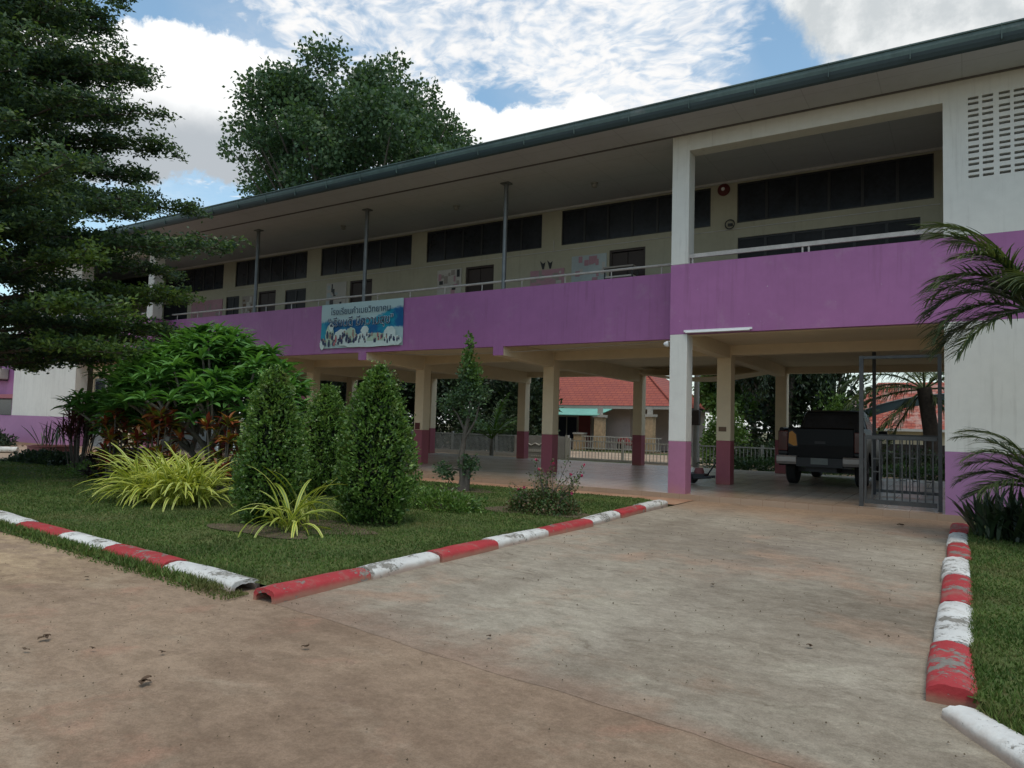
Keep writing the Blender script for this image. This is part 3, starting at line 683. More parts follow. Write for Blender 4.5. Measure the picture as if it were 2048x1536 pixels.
# thin conduits on the corridor wall and a ceiling line under the floor
mb = MB(); mb.tube([(-24, YW - .012, 6.22), (-.4, YW - .012, 6.22)], .010, 5); mb.tube([(-9.6, YW - .012, 6.52), (-9.6, YW - .012, 6.22)], .01, 5); part(mb, 'conduit', 'trim_light')

# things on the building ------------------------------------------------
def wobble(o): return o
bn = thing('banner', 'blue and white vinyl school banner with Thai lettering hung on the purple parapet', 'banner', (-15.98, YB - .03, 3.45))
mb = MB(); nx, nz = 24, 12
for i in range(nx + 1):
    for j in range(nz + 1):
        u, v = i / nx, j / nz
        mb.v.append((-15.98 + 3.17 * u, YB - .022 - .010 * math.sin(u * 11 + v * 3) - .006 * math.sin(v * 9), 3.45 + (1.29 - .0 * u) * v + (.0)))
for i in range(nx):
    for j in range(nz):
        a = i * (nz + 1) + j; mb.f.append((a, a + nz + 1, a + nz + 2, a + 1)); mb.mi.append(0)
mb.build('banner_sheet', 'banner_print', bn, smooth=True, loc=(-15.98, YB - .03, 3.45))
def text_mesh(body, size, x, y, z, m, name, parent, bold=0.0, rotz=0, squash=1.0, shear=0):
    cu = bpy.data.curves.new(name, 'FONT'); cu.body = body; cu.size = size; cu.align_x = 'CENTER'; cu.extrude = .0015; cu.offset = bold; cu.shear = shear
    o = bpy.data.objects.new(name, cu); C.objects.link(o); bpy.context.view_layer.update()
    me = bpy.data.meshes.new_from_object(o.evaluated_get(bpy.context.evaluated_depsgraph_get()))
    me.materials.clear(); me.materials.append(MATS[m]); C.objects.unlink(o); bpy.data.objects.remove(o); bpy.data.curves.remove(cu)
    k = bpy.data.objects.new(name, me); C.objects.link(k)
    k.matrix_world = Matrix.Translation((x, y, z)) @ Matrix.Rotation(rotz, 4, 'Z') @ Matrix.Rotation(R(90), 4, 'X') @ Matrix.Diagonal((squash, 1, 1, 1))
    if parent: k.parent = parent; k.matrix_parent_inverse = Matrix.Translation(-parent.location)
    return k
mat('ink', (.02, .05, .10), .5); mat('ink_white', (.8, .85, .85), .5); mat('print_white', (.58, .68, .64), .5); mat('print_pink', (.42, .12, .13), .5); mat('print_navy', (.02, .03, .08), .5); mat('print_skin', (.30, .20, .16), .5); mat('print_sage', (.40, .52, .40), .5)
text_mesh('โรงเรียนคำเมยวิทยาคม', .255, -14.42, YB - .045, 4.42, 'ink', 'lettering', bn)
text_mesh('"เรียนดี มีความสุข"', .34, -14.42, YB - .040, 4.08, 'ink_white', 'lettering', bn, .008)
text_mesh('"เรียนดี มีความสุข"', .34, -14.42, YB - .045, 4.08, 'ink', 'lettering', bn, .002)
# the printed crowd of pupils along the lower half of the banner
mb = MB(); rr = random.Random(3)
def flat_blob(cx, cz, rx, rz, mi, yy, n=12):
    ps = [(cx + rx * (1 + rr.uniform(-.12, .12)) * math.cos(2 * PI * k / n), yy, cz + rz * (1 + rr.uniform(-.12, .12)) * math.sin(2 * PI * k / n)) for k in range(n)]
    mb.add(ps, [tuple(range(n))], mi)
layer = YB - .040
for cx, cz, rx, rz, mi in [(-15.6, 3.86, .17, .30, 5), (-15.55, 4.10, .09, .12, 0), (-15.9, 3.60, .10, .16, 0), (-15.1, 3.78, .34, .24, 0), (-14.75, 3.85, .22, .20, 5), (-14.2, 3.95, .15, .12, 0), (-14.2, 3.72, .45, .16, 0), (-13.7, 3.68, .40, .18, 5), (-13.25, 3.80, .22, .22, 0), (-13.0, 3.62, .18, .14, 0), (-14.0, 3.55, 1.1, .08, 0)]:
    flat_blob(cx, cz - .03, rx, rz, mi, layer, 26); layer -= .0012
for k in range(46):
    cx = -15.85 + 2.95 * (k + rr.uniform(0, .8)) / 46; big = cx < -14.5; cz = 3.56 + rr.uniform(0, .30 if big else .24); s_ = .045 if big else .028
    mi = rr.choice([1, 2, 2, 3, 4, 2]); flat_blob(cx, cz, s_, s_ * rr.uniform(1.2, 2.6), mi, layer, 8)
    flat_blob(cx, cz + s_ * 2.1, s_ * .7, s_ * .8, 2 if rr.random() < .6 else 4, layer - .0006, 8); layer -= .00005
for cx, cz in ((-15.55, 4.11), (-15.9, 3.70)): flat_blob(cx, cz, .035, .045, 2, layer - .002, 8)
mb.build('printed_crowd', ['print_white', 'print_pink', 'print_navy', 'print_navy', 'print_skin', 'print_sage'], bn)

lamp = thing('tube_light', 'white fluorescent tube batten fixed under the purple parapet edge', 'light', (-4.7, YA - .02, 3.33))
MB().box(-4.76, -3.42, YA - .035, YA - .004, 3.335, 3.375).build('batten', 'white_plastic', lamp); mb = MB(); mb.tube([(-4.72, YA - .045, 3.325), (-3.46, YA - .045, 3.325)], .016, 10); mb.build('tube', 'white_plastic', lamp, smooth=True)
fl = thing('spotlight', 'small round white spotlight on the corner column under the parapet', 'light', (XP, YA + .1, 3.13))
mb = MB(); mb.tube([(XP, YA + .1, 3.18), (XP - .05, YA + .1, 3.17)], .012); mb.build('bracket', 'white_plastic', fl)
mb = MB(); mb.lathe([(.02, 0), (.05, .03), (.062, .09), (.055, .10)], (XP - .15, YA + .06, 3.12), 14, 'x'); mb.build('lamp_head', 'white_plastic', fl, smooth=True)
bell = thing('fire_bell', 'round red bell high on the corridor wall near the corner column', 'bell', (-4.9, YW - .01, 7.22))
mb = MB(); mb.lathe([(.15, -.001), (.15, -.03), (.11, -.07), (.03, -.085)], (-4.9, YW, 7.22), 24, 'y'); mb.build('gong', 'red_paint', bell, smooth=True)
mb = MB(); mb.lathe([(.045, -.08), (.04, -.10)], (-4.9, YW, 7.22), 12, 'y'); mb.build('hub', 'white_plastic', bell)
wc = thing('wall_fan', 'small ring shaped fan on the corridor wall below the red bell', 'fan', (-4.73, YW - .01, 6.35))
mb = MB(); mb.tube([(-4.73 + .11 * math.cos(a), YW - .08, 6.33 + .11 * math.sin(a)) for a in [2 * PI * k / 20 for k in range(21)]], .014, 6); mb.build('guard', 'black_metal', wc, smooth=True)
mb = MB(); mb.box(-4.78, -4.68, YW - .07, YW - .001, 6.30, 6.36); mb.build('mount', 'frame_dark', wc)
for i, (x, y, l_) in enumerate([(-7.7, 15.6, 'round grey ceiling light under the corridor roof nearest the corner column'), (-11.9, 15.5, 'tiny round ceiling light midway along the corridor roof'), (-16.3, 15.5, 'tiny round ceiling light above the banner')]):
    cl = thing('ceiling_light', l_, 'light', (x, y, ZC), 'corridor ceiling lights')
    mb = MB(); mb.lathe([(.09, 0), (.09, -.02), (.05, -.03)], (x, y, ZC - .001), 16); mb.build('base', 'concrete_grey', cl)
    mb = MB(); mb.lathe([(.05, -.03), (.07, -.07), (.0602, -.11), (.02, -.125)], (x, y, ZC), 14); mb.build('bulb', 'concrete_grey', cl, smooth=True)
# notices and wall decorations upstairs
def poster(x0, x1, z0, z1, m, lab, seed, cols):
    p = thing('poster', lab, 'poster', ((x0 + x1) / 2, YW - .02, z0), 'posters on the corridor wall'); r_ = random.Random(seed)
    MB().box(x0, x1, YW - .022, YW - .004, z0, z1).build('board', m, p)
    for k in range(int(10 * (x1 - x0)) + 5):
        cx = r_.uniform(x0 + .08, x1 - .08); cz = r_.uniform(z0 + .08, z1 - .08); a = r_.uniform(.03, .09); b_ = r_.uniform(.03, .12)
        MB().box(max(x0, cx - a), min(x1, cx + a), YW - .026 - k * .0004, YW - .024 - k * .0004, cz - b_, min(z1, cz + b_)).build('picture', r_.choice(cols), p)
mat('paper_pale', (.48, .46, .42), .8); mat('paper_blue', (.40, .46, .47), .8); mat('paper_pink', (.42, .24, .28), .8); mat('paper_dull', (.30, .27, .24), .8)
poster(-13.68, -12.76, 5.05, 6.05, 'paper_pale', 'pale poster beside the third dark door from the left upstairs', 1, ['paper_pink', 'paper_dull', 'frame_dark'])
poster(-10.33, -9.25, 5.05, 5.72, 'paper_pink', 'pink patterned paper display low on the corridor wall', 2, ['paper_pale', 'paper_pink', 'paper_dull'])
poster(-9.02, -7.98, 5.05, 6.0, 'paper_blue', 'pale blue board with two dark heads beside the rightmost door', 3, ['paper_pale', 'paper_pink'])
poster(-18.55, -17.6, 5.05, 6.06, 'paper_pale', 'pale board beside the dark door above the banner', 4, ['paper_blue', 'frame_dark'])
poster(-26.3, -24.3, 5.05, 5.95, 'paper_pink', 'long dull pink display board at the left end of the corridor', 5, ['paper_dull', 'paper_pink'])
poster(-23.1, -22.4, 5.05, 5.95, 'paper_dull', 'dull brown board beside the leftmost corridor door', 6, ['paper_pale', 'wood_brown'])
hs = thing('poster', 'dark fan shaped paper cutout above the pink display', 'decoration', (-9.85, YW - .02, 5.72))
mb = MB()
for cx in (-9.95, -9.72): mb.add([(cx, YW - .015, 5.74), (cx + .05, YW - .015, 5.74), (cx + .10, YW - .015, 5.95), (cx + .02, YW - .015, 5.90), (cx - .08, YW - .015, 5.99)], [(0, 1, 2, 3, 4)])
mb.build('paper', 'frame_dark', hs)

chair = thing('shelf', 'white shelf frame standing in front of the rightmost corridor door', 'shelf', (-7.4, 16.6, 3.6))
mb = MB()
for x in (-7.75, -7.0):
    for y in (16.35, 16.7): mb.box(x, x + .03, y, y + .03, 3.6, 5.42)
mb.build('frame', 'frame_dark', chair)
MB().box(-7.78, -6.95, 16.33, 16.75, 5.42, 5.46).build('top_board', 'paper_dull', chair); MB().box(-7.74, -6.98, 16.36, 16.72, 5.18, 5.22).build('shelf_board', 'paper_pale', chair)
# sagging wire under the parapet
mb = MB(); pts = []
for i in range(25):
    u = i / 24; pts.append((-14.4 + 9.3 * u, YB + .25, 3.29 - .55 * (u - u * u) * (1 - u) ** .3 * 1.0))
mb.tube(pts, .006, 5); tag(mb.build('cable', 'rail_paint'), 'thin pale cable sagging below the purple parapet to the corner column', 'cable')

# ================================================================ GATES
g = thing('metal_gate', 'grey steel gate frame with tall left post, standing open beside the right wall', 'gate', (-.9, 14.2, .1))
mb = MB(); mb.box(-1.61, -1.54, 14.18, 14.24, .10, 2.80); mb.box(-.39, -.33, 14.18, 14.24, .10, 2.80); mb.build('gate_post', 'gate_paint', g)
MB().box(-1.54, -.39, 14.185, 14.235, 2.745, 2.795).build('top_bar', 'gate_paint', g)
mb = MB(); mb.box(-1.525, -.405, 14.18, 14.23, 1.30, 1.37); mb.box(-1.525, -.405, 14.18, 14.23, .16, .24); mb.box(-1.525, -1.49, 14.18, 14.23, .24, 1.30)
for k in range(9):
    x = -1.40 + k * .117; mb.box(x - .011, x + .011, 14.195, 14.217, .24, 1.30)
for k, z in ((0, .72), (0, .95), (3, .98), (5, .98), (2, .70), (7, .48), (7, .40), (4, .62)): mb.box(-1.389 + k * .117, -1.294 + k * .117, 14.198, 14.214, z, z + .02)
mb.build('leaf', 'gate_paint', g)
g = thing('metal_gate', 'second barred steel gate standing behind the first, beyond the dark pickup tail', 'gate', (-1.1, 17.2, .1))
MB().box(-1.69, -1.62, 17.16, 17.22, .10, 3.18).build('gate_post', 'black_metal', g)
mb = MB(); mb.box(-1.62, -.40, 17.17, 17.21, 1.34, 1.40); mb.box(-1.62, -.40, 17.17, 17.21, .16, .22)
for k in range(10): x = -1.52 + k * .118; mb.box(x - .01, x + .01, 17.18, 17.20, .22, 1.34)
for k in (3, 5, 7): mb.box(-1.51 + k * .118, -1.42 + k * .118, 17.182, 17.198, .42, .44); mb.box(-1.51 + k * .118, -1.42 + k * .118, 17.182, 17.198, .58, .60)
mb.build('leaf', 'gate_paint', g)

# ================================================================ PICKUP TRUCK (built with its tail at y=0, then moved)
tx, ty, tz = -2.90, 18.22, .10
T = thing('pickup_truck', 'black double cab pickup parked nose away under the building', 'pickup', (tx, ty, tz))
def tp(mb, name, m, par=T, **k): 
    mb.v = [(a * .985 + tx, b + ty, c * 1.05 + tz) for a, b, c in mb.v]; return mb.build(name, m, par, **k)
def ring(y, hw, zb, zt, r=.09, tum=.04):
    """rounded box section at y"""
    return [(-hw + tum, y, zb), (hw - tum, y, zb), (hw, y, zb + .18), (hw, y, (zb + zt) / 2), (hw - .015, y, zt - r), (hw - .05, y, zt), (-hw + .05, y, zt), (-hw + .015, y, zt - r), (-hw, y, (zb + zt) / 2), (-hw, y, zb + .18)]
def side_section(y, x0, x1, zb, zt):
    return [(x0, y, zb), (x1, y, zb), (x1 + (.02 if x1 > 0 else 0), y, (zb + zt) / 2), (x1 - .01, y, zt - .03), (x1 - .04, y, zt), (x0 + .04, y, zt), (x0 + .01, y, zt - .03), (x0 - (.02 if x0 < 0 else 0), y, (zb + zt) / 2)]
# bed sides with arched wheel openings
mb = MB()
for sgn in (-1, 1):
    ys = [0, .12, .35, .50, .62, .80, 1.0, 1.18, 1.30, 1.42, 1.62]; secs = []
    for y in ys:
        dy = abs(y - .98); zb = .46 if dy > .47 else .36 + math.sqrt(max(0, .47 ** 2 - dy ** 2)) * 1.0
        hw = .955 + .02 * math.exp(-((y - .98) / .4) ** 2)
        a, b = (-hw, -hw + .13) if sgn < 0 else (hw - .13, hw)
        secs.append(side_section(y, a, b, zb, 1.34))
    mb.loft(secs)
mb.box(-.83, .83, .02, 1.62, .62, .68); mb.box(-.83, .83, 1.56, 1.62, .68, 1.33)
tp(mb, 'cargo_bed', 'truck_paint', smooth=True)
mb = MB(); mb.loft([[(-.74, -.02, .62), (.74, -.02, .62), (.74, .05, .62), (-.74, .05, .62)], [(-.74, -.035, .95), (.74, -.035, .95), (.74, .05, .95), (-.74, .05, .95)], [(-.74, -.02, 1.31), (.74, -.02, 1.31), (.74, .05, 1.31), (-.74, .05, 1.31)], [(-.74, .0, 1.345), (.74, .0, 1.345), (.74, .04, 1.345), (-.74, .04, 1.345)]])
tg = tp(mb, 'tailgate', 'truck_paint', bevel=.012)
mb = MB(); mb.box(-.12, .12, -.05, -.033, .98, 1.04); tp(mb, 'handle', 'black_metal', tg)
# cab: lower body
mb = MB(); secs = []
for y, zt in ((1.66, 1.08), (1.70, 1.16), (2.6, 1.15), (3.45, 1.12), (3.60, 1.10), (4.3, 1.07), (4.85, 1.0), (5.05, .84)):
    hw = .945 if y < 4.3 else .945 - (y - 4.3) * .16
    secs.append(ring(y, hw, .42 if not 4.0 < y < 4.7 else .74, zt, .06))
mb.loft(secs); tp(mb, 'body', 'truck_paint', smooth=True)
# greenhouse
def gh(y, hwb, hwt, zb, zt): return [(-hwb, y[0], zb), (hwb, y[0], zb), (hwt + .02, y[1], zt - .05), (hwt - .05, y[1], zt), (-hwt + .05, y[1], zt), (-hwt - .02, y[1], zt - .05)]
mb = MB(); mb.loft([gh((1.68, 1.82), .86, .64, 1.12, 1.76), gh((1.8, 2.0), .87, .67, 1.12, 1.80), gh((2.6, 2.6), .88, .68, 1.12, 1.81), gh((3.2, 3.0), .88, .67, 1.12, 1.78), gh((3.75, 3.1), .86, .64, 1.10, 1.72)])
cab = tp(mb, 'cab', 'truck_paint', smooth=True)
mb = MB(); mb.add([(-.76, 1.675, 1.18), (.76, 1.675, 1.18), (.60, 1.80, 1.69), (-.60, 1.80, 1.69)], [(0, 1, 2, 3)]); mb.add([(-.80, 1.672, 1.15), (.80, 1.672, 1.15), (.635, 1.81, 1.72), (-.635, 1.81, 1.72), (-.76, 1.668, 1.18), (.76, 1.668, 1.18), (.60, 1.79, 1.69), (-.60, 1.79, 1.69)], [(0, 1, 5, 4), (1, 2, 6, 5), (2, 3, 7, 6), (3, 0, 4, 7)], 1)
tp(mb, 'rear_window', ['glass_dark', 'black_metal'], cab)
for sgn in (-1, 1):
    for ya, yb, yc, yd in ((1.86, 2.58, 2.56, 1.98), (2.66, 3.55, 3.02, 2.64)):
        mb = MB(); s_ = sgn; mb.add([(s_ * .875, ya, 1.19), (s_ * .885, yb, 1.19), (s_ * .712, yc, 1.70), (s_ * .708, yd, 1.70)], [(0, 1, 2, 3)]); tp(mb, 'side_window', 'glass_dark', cab)
    mb = MB(); mb.box(*sorted((sgn * .94, sgn * 1.16)), 3.28, 3.40, 1.12, 1.32); tp(mb, 'mirror', 'truck_paint', bevel=.03)
    a, b = sorted((sgn * .74, sgn * .965))
    mb = MB(); mb.box(a, b, -.045, .09, .80, 1.26, 0); mb.box(a, b, -.047, .09, .72, .80, 1)
    tl = tp(mb, 'tail_light', ['lamp_red', 'black_metal'], bevel=.02)
    mb = MB(); a, b = sorted((sgn * .52, sgn * .97)); mb.loft([[(a, -.17, .50), (b, -.13, .50), (b, .05, .50), (a, .05, .50)], [(a, -.22, .56), (b, -.17, .56), (b, .05, .56), (a, .05, .56)], [(a, -.22, .66), (b, -.17, .66), (b, .05, .66), (a, .05, .66)], [(a, -.18, .70), (b, -.14, .70), (b, .05, .70), (a, .05, .70)]])
    tp(mb, 'bumper_corner', 'chrome', bevel=.01)
mb = MB(); mb.add([(-.72, -.04, .98), (-.60, -.045, .92), (-.52, -.045, .93), (-.55, -.045, 1.18), (-.64, -.04, 1.26), (-.71, -.04, 1.22)], [(0, 1, 2, 3, 4, 5)]); mb.add([(-.73, -.035, .90), (-.50, -.035, .90), (-.53, -.035, 1.19), (-.63, -.035, 1.29), (-.73, -.035, 1.25)], [(0, 1, 2, 3, 4)], 1)
tp(mb, 'amber_reflector', ['lamp_amber', 'black_metal'])
mb = MB(); mb.box(-.52, .52, -.15, .04, .46, .66); tp(mb, 'bumper', 'black_metal')
mb = MB(); mb.box(-.19, .19, -.165, -.152, .52, .66); tp(mb, 'number_plate', 'plate_white')
mb = MB(); mb.box(-.35, .35, .1, 4.6, .34, .46); mb.box(-.8, .8, .92, 1.04, .30, .40); tp(mb, 'chassis', 'black_metal')
mb = MB(); mb.tube([(-.45, 2.4, 1.79), (-.47, 2.25, 2.02)], .007, 5); tp(mb, 'aerial', 'black_metal')
for y in (.98, 4.35):
    for sgn in (-1, 1):
        mb = MB(); x0 = sgn * .80; w_ = .13
        mb.lathe([(.20, -w_), (.33, -w_), (.372, -w_ + .03), (.378, 0), (.372, w_ - .03), (.33, w_), (.20, w_)], (x0, y, .378), 28, 'x')
        ty_o = tp(mb, 'wheel', 'rubber', smooth=True)
        mb = MB(); mb.lathe([(.04, sgn * .135), (.07, sgn * .13), (.15, sgn * .10), (.205, sgn * .132), (.205, 0)], (x0, y, .378), 20, 'x'); tp(mb, 'rim', 'chrome', ty_o)

# black hand cart lying between the columns
K = thing('hand_cart', 'low black two wheeled hand cart standing between two columns', 'cart', (-5.3, 16.5, .1))
for y in (16.35, 16.75):
    mb = MB(); mb.lathe([(.05, -.03), (.12, -.03), (.135, 0), (.12, .03), (.05, .03)], (-5.50, y, .235), 16, 'y'); mb.build('wheel', 'rubber', K, smooth=True)
mb = MB(); mb.tube([(-5.62, 16.4, .22), (-4.95, 16.4, .30)], .03); mb.tube([(-5.62, 16.7, .22), (-4.95, 16.7, .30)], .03); mb.box(-5.45, -5.1, 16.38, 16.72, .25, .36); mb.tube([(-5.5, 16.3, .235), (-5.5, 16.8, .235)], .02)
mb.build('frame', 'black_metal', K)
mb = MB(); mb.tube([(-5.58, 16.45, .28), (-5.75, 16.45, .62), (-5.80, 16.45, .62)], .018); mb.build('handle', 'black_metal', K)
mb = MB(); mb.tube([(-5.12, 16.65, .32), (-4.92, 16.65, .62)], .018); mb.build('handle', 'black_metal', K)
mb = MB(); mb.lathe([(.02, 0), (.10, .0), (.12, .06), (.09, .16)], (-5.28, 16.55, .33), 14); mb.build('motor', 'planter_red', K, smooth=True)

# ================================================================ KERB STONES
def kerb(p0, p1, w_, h_, m, lab, group, hollow=False):
    p0 = Vector((*p0, 0)); p1 = Vector((*p1, 0)); dr = (p1 - p0).normalized(); n_ = Vector((-dr.y, dr.x, 0)); L_ = (p1 - p0).length
    r_ = random.Random(lab); j = [Vector((r_.uniform(-.018, .018), r_.uniform(-.018, .018), r_.uniform(-.016, .006))) for _ in range(2)]
    prof = [(w_ / 2 * math.cos(a) * (1 if abs(math.cos(a)) > .9 else 1.0), max(0, h_ * (math.sin(a) ** .45 if math.sin(a) > 1e-6 else 0))) for a in [PI * k / 12 for k in range(13)]]
    prof = [(-w_ / 2 * 1.02, -.03)] + [(-u, v) for u, v in prof] + [(w_ / 2 * 1.02, -.03)]
    inner = [(u * .74, v * .72 - .01) for u, v in prof][::-1]
    secs = []; ns = 7
    for i in range(ns):
        u = .008 + (L_ - .016) * i / (ns - 1); q = p0 + dr * u + (j[0] * (1 - u / L_) + j[1] * (u / L_)); e_ = .96 if i in (0, ns - 1) else 1
        secs.append([q + n_ * (a * e_ + r_.uniform(-.004, .004)) + Vector((0, 0, b * e_ + (r_.uniform(-.004, .004) if b > .02 else 0))) for a, b in (prof + inner)])
    mb = MB(); n = len(secs[0]); k = len(prof)
    if not hollow:
        secs = [q_[:len(prof)] for q_ in secs]; mb.loft(secs)
        return tag(mb.build('kerb_stone', m, smooth=True, loc=((p0 + p1) / 2)), lab, 'kerb', group)
    mb.loft(secs, cap=False)
    for o_ in (0, (ns - 1) * n):
        for i in range(k - 1): mb.f.append((o_ + i, o_ + i + 1, o_ + n - 2 - i, o_ + n - 1 - i)); mb.mi.append(0)
    o = mb.build('kerb_stone', m, smooth=True, loc=((p0 + p1) / 2))
    return tag(o, lab, 'kerb', group)
ordn = ['nearest', 'second', 'third', 'fourth', 'fifth', 'sixth', 'seventh', 'eighth', 'ninth', 'tenth', 'eleventh']
ys = [3.60, 4.68, 5.68, 6.72, 7.86, 9.1, 10.25, 11.4, 12.55]
xf = lambda y: -4.50 - .03 * math.sin((y - 3.7) * .4) - (.0 if y < 9 else (y - 9) * .06)
for i in range(8):
    red = i % 2 == 0
    kerb((xf(ys[i]), ys[i]), (xf(ys[i + 1]), ys[i + 1]), .25, .095, 'kerb_red' if red else 'kerb_white', f"{'red' if red else 'white'} kerb stone edging the left of the driveway, {ordn[i]} from the road corner", 'kerb stones left of the driveway', i == 0)
fx = [-4.84, -5.95, -7.10, -8.22, -9.40, -10.55, -11.7, -12.85, -14.0, -15.15, -16.3]
fy = lambda x: 3.74 + (-4.84 - x) * .082
for i in range(10):
    red = i % 2 == 1
    kerb((fx[i], fy(fx[i])), (fx[i + 1], fy(fx[i + 1])), .27, .095, 'kerb_red' if red else 'kerb_white', f"{'red' if red else 'chipped white'} kerb stone along the front lawn edge, {ordn[i]} from the driveway corner", 'kerb stones along the front lawn', i == 0)
yr = [4.42, 5.42, 6.72, 8.02, 9.15, 10.35, 11.55, 12.75]
for i in range(7):
    red = i % 2 == 0
    kerb((-.075, yr[i]), (-.075 + .0, yr[i + 1]), .25, .105, 'kerb_red' if red else 'kerb_white', f"{'red' if red else 'white'} kerb stone edging the right of the driveway, {ordn[i]} from the road corner", 'kerb stones right of the driveway')
kr = [(-.045, 4.27), (.62, 3.22), (1.25, 2.25), (1.9, 1.25)]
for i in range(3):
    red = i == 1
    kerb(kr[i], kr[i + 1], .20, .07, 'kerb_red' if red else 'kerb_white', f"{'red' if red else 'flaking white'} slanting kerb stone at the right road corner, {ordn[i]} from the driveway", 'slanting kerb stones right of the driveway')
mb = MB(); mb.tube([(-34, 6.0, .11), (-26.5, 10.5, .11), (-26.0, 10.95, .11)], .10, 12); tag(mb.build('kerb_pipe', 'kerb_white', smooth=True), 'long white rounded kerb beyond the lawn at the far left', 'kerb')

# ================================================================ DEAD LEAVES ON THE ROAD
def dead(x, y, s, lab, seed):
    r_ = random.Random(seed); mb = MB(); a0 = r_.uniform(0, 6)
    for k in range(3):
        a = a0 + k * 1.1; L_ = s * r_.uniform(.7, 1.1); W_ = L_ * .62; dr = Vector((math.cos(a), math.sin(a), 0)); n_ = Vector((-dr.y, dr.x, 0)); b = Vector((x, y, .006 + .004 * k)) + dr * r_.uniform(-.3, .1) * s
        pts = []
        for u in (0, .25, .5, .75, 1):
            wd = W_ * math.sin(PI * min(1, u * .9 + .08)) ** .7; c = b + dr * L_ * u + Vector((0, 0, s * .14 * math.sin(PI * u) * (.4 + .6 * r_.random())))
            pts.append([c - n_ * wd / 2 + Vector((0, 0, s * .10)), c, c + n_ * wd / 2 + Vector((0, 0, s * .20 * r_.random()))])
        vs = [p for q in pts for p in q]; mb.add(vs, [(i * 3 + j, i * 3 + j + 1, i * 3 + j + 4, i * 3 + j + 3) for i in range(4) for j in range(2)])
    tag(mb.build('dead_leaf', 'dead_leaf', loc=(x, y, 0)), lab, 'leaf', 'dead leaves on the road')
for k, (x, y, s, lab) in enumerate([(-4.74, 2.21, .055, 'dark crumpled dead leaf, leftmost large one on the road'), (-4.58, 2.03, .03, 'small flat dead leaf just below the dark crumpled one'), (-3.58, 2.15, .055, 'pale brown curled leaf in the middle of the left road'),
      (-3.93, 2.47, .028, 'tiny brown leaf above the pale curled leaf'), (-4.30, 2.27, .03, 'thin brown leaf between the dark and the pale leaf'), (-3.36, 3.05, .04, 'thin curved twig like leaf near the driveway edge'),
      (-1.67, 2.59 - .85, .025, 'tiny leaf on the road at the bottom centre'), (-.82, 12.5, .10, 'brown leaf on the driveway before the gate'), (-.85, 5.0, .035, 'small dark leaf near the right kerb')
      , (-4.15, 1.62, .030, 'small brown leaf low on the left road, below the thin brown leaf'), (-6.2, 3.2, .035, 'small leaf lying beside the grass verge'), (-2.6, 3.9, .03, 'small leaf on the driveway just behind its worn front edge'), (-1.9, 6.4, .035, 'small leaf in the middle of the driveway')]): dead(x, y, s, lab, k)
mb = MB(); r_ = random.Random(5)
for k in range(900):
    if r_.random() < .6: x, y = r_.uniform(-9, 1), r_.uniform(1.2, 4)
    else: x, y = r_.uniform(-4.3, -.3), r_.uniform(3.5, 12)
    s = r_.uniform(.003, .008) * (1 if y < 5 else 1.5); a = r_.uniform(0, 6); q = [(x + s * r_.uniform(.6, 1.2) * math.cos(a + b_), y + s * r_.uniform(.6, 1.2) * math.sin(a + b_), .0) for b_ in (0, 2.1, 4.2)]
    mb.add(q + [(x, y, s * 1.1)], [(0, 1, 3), (1, 2, 3), (2, 0, 3)])
tag(mb.build('grit', 'soil'), 'scattered small stones and grit on the road and driveway', 'grit', kind='stuff')

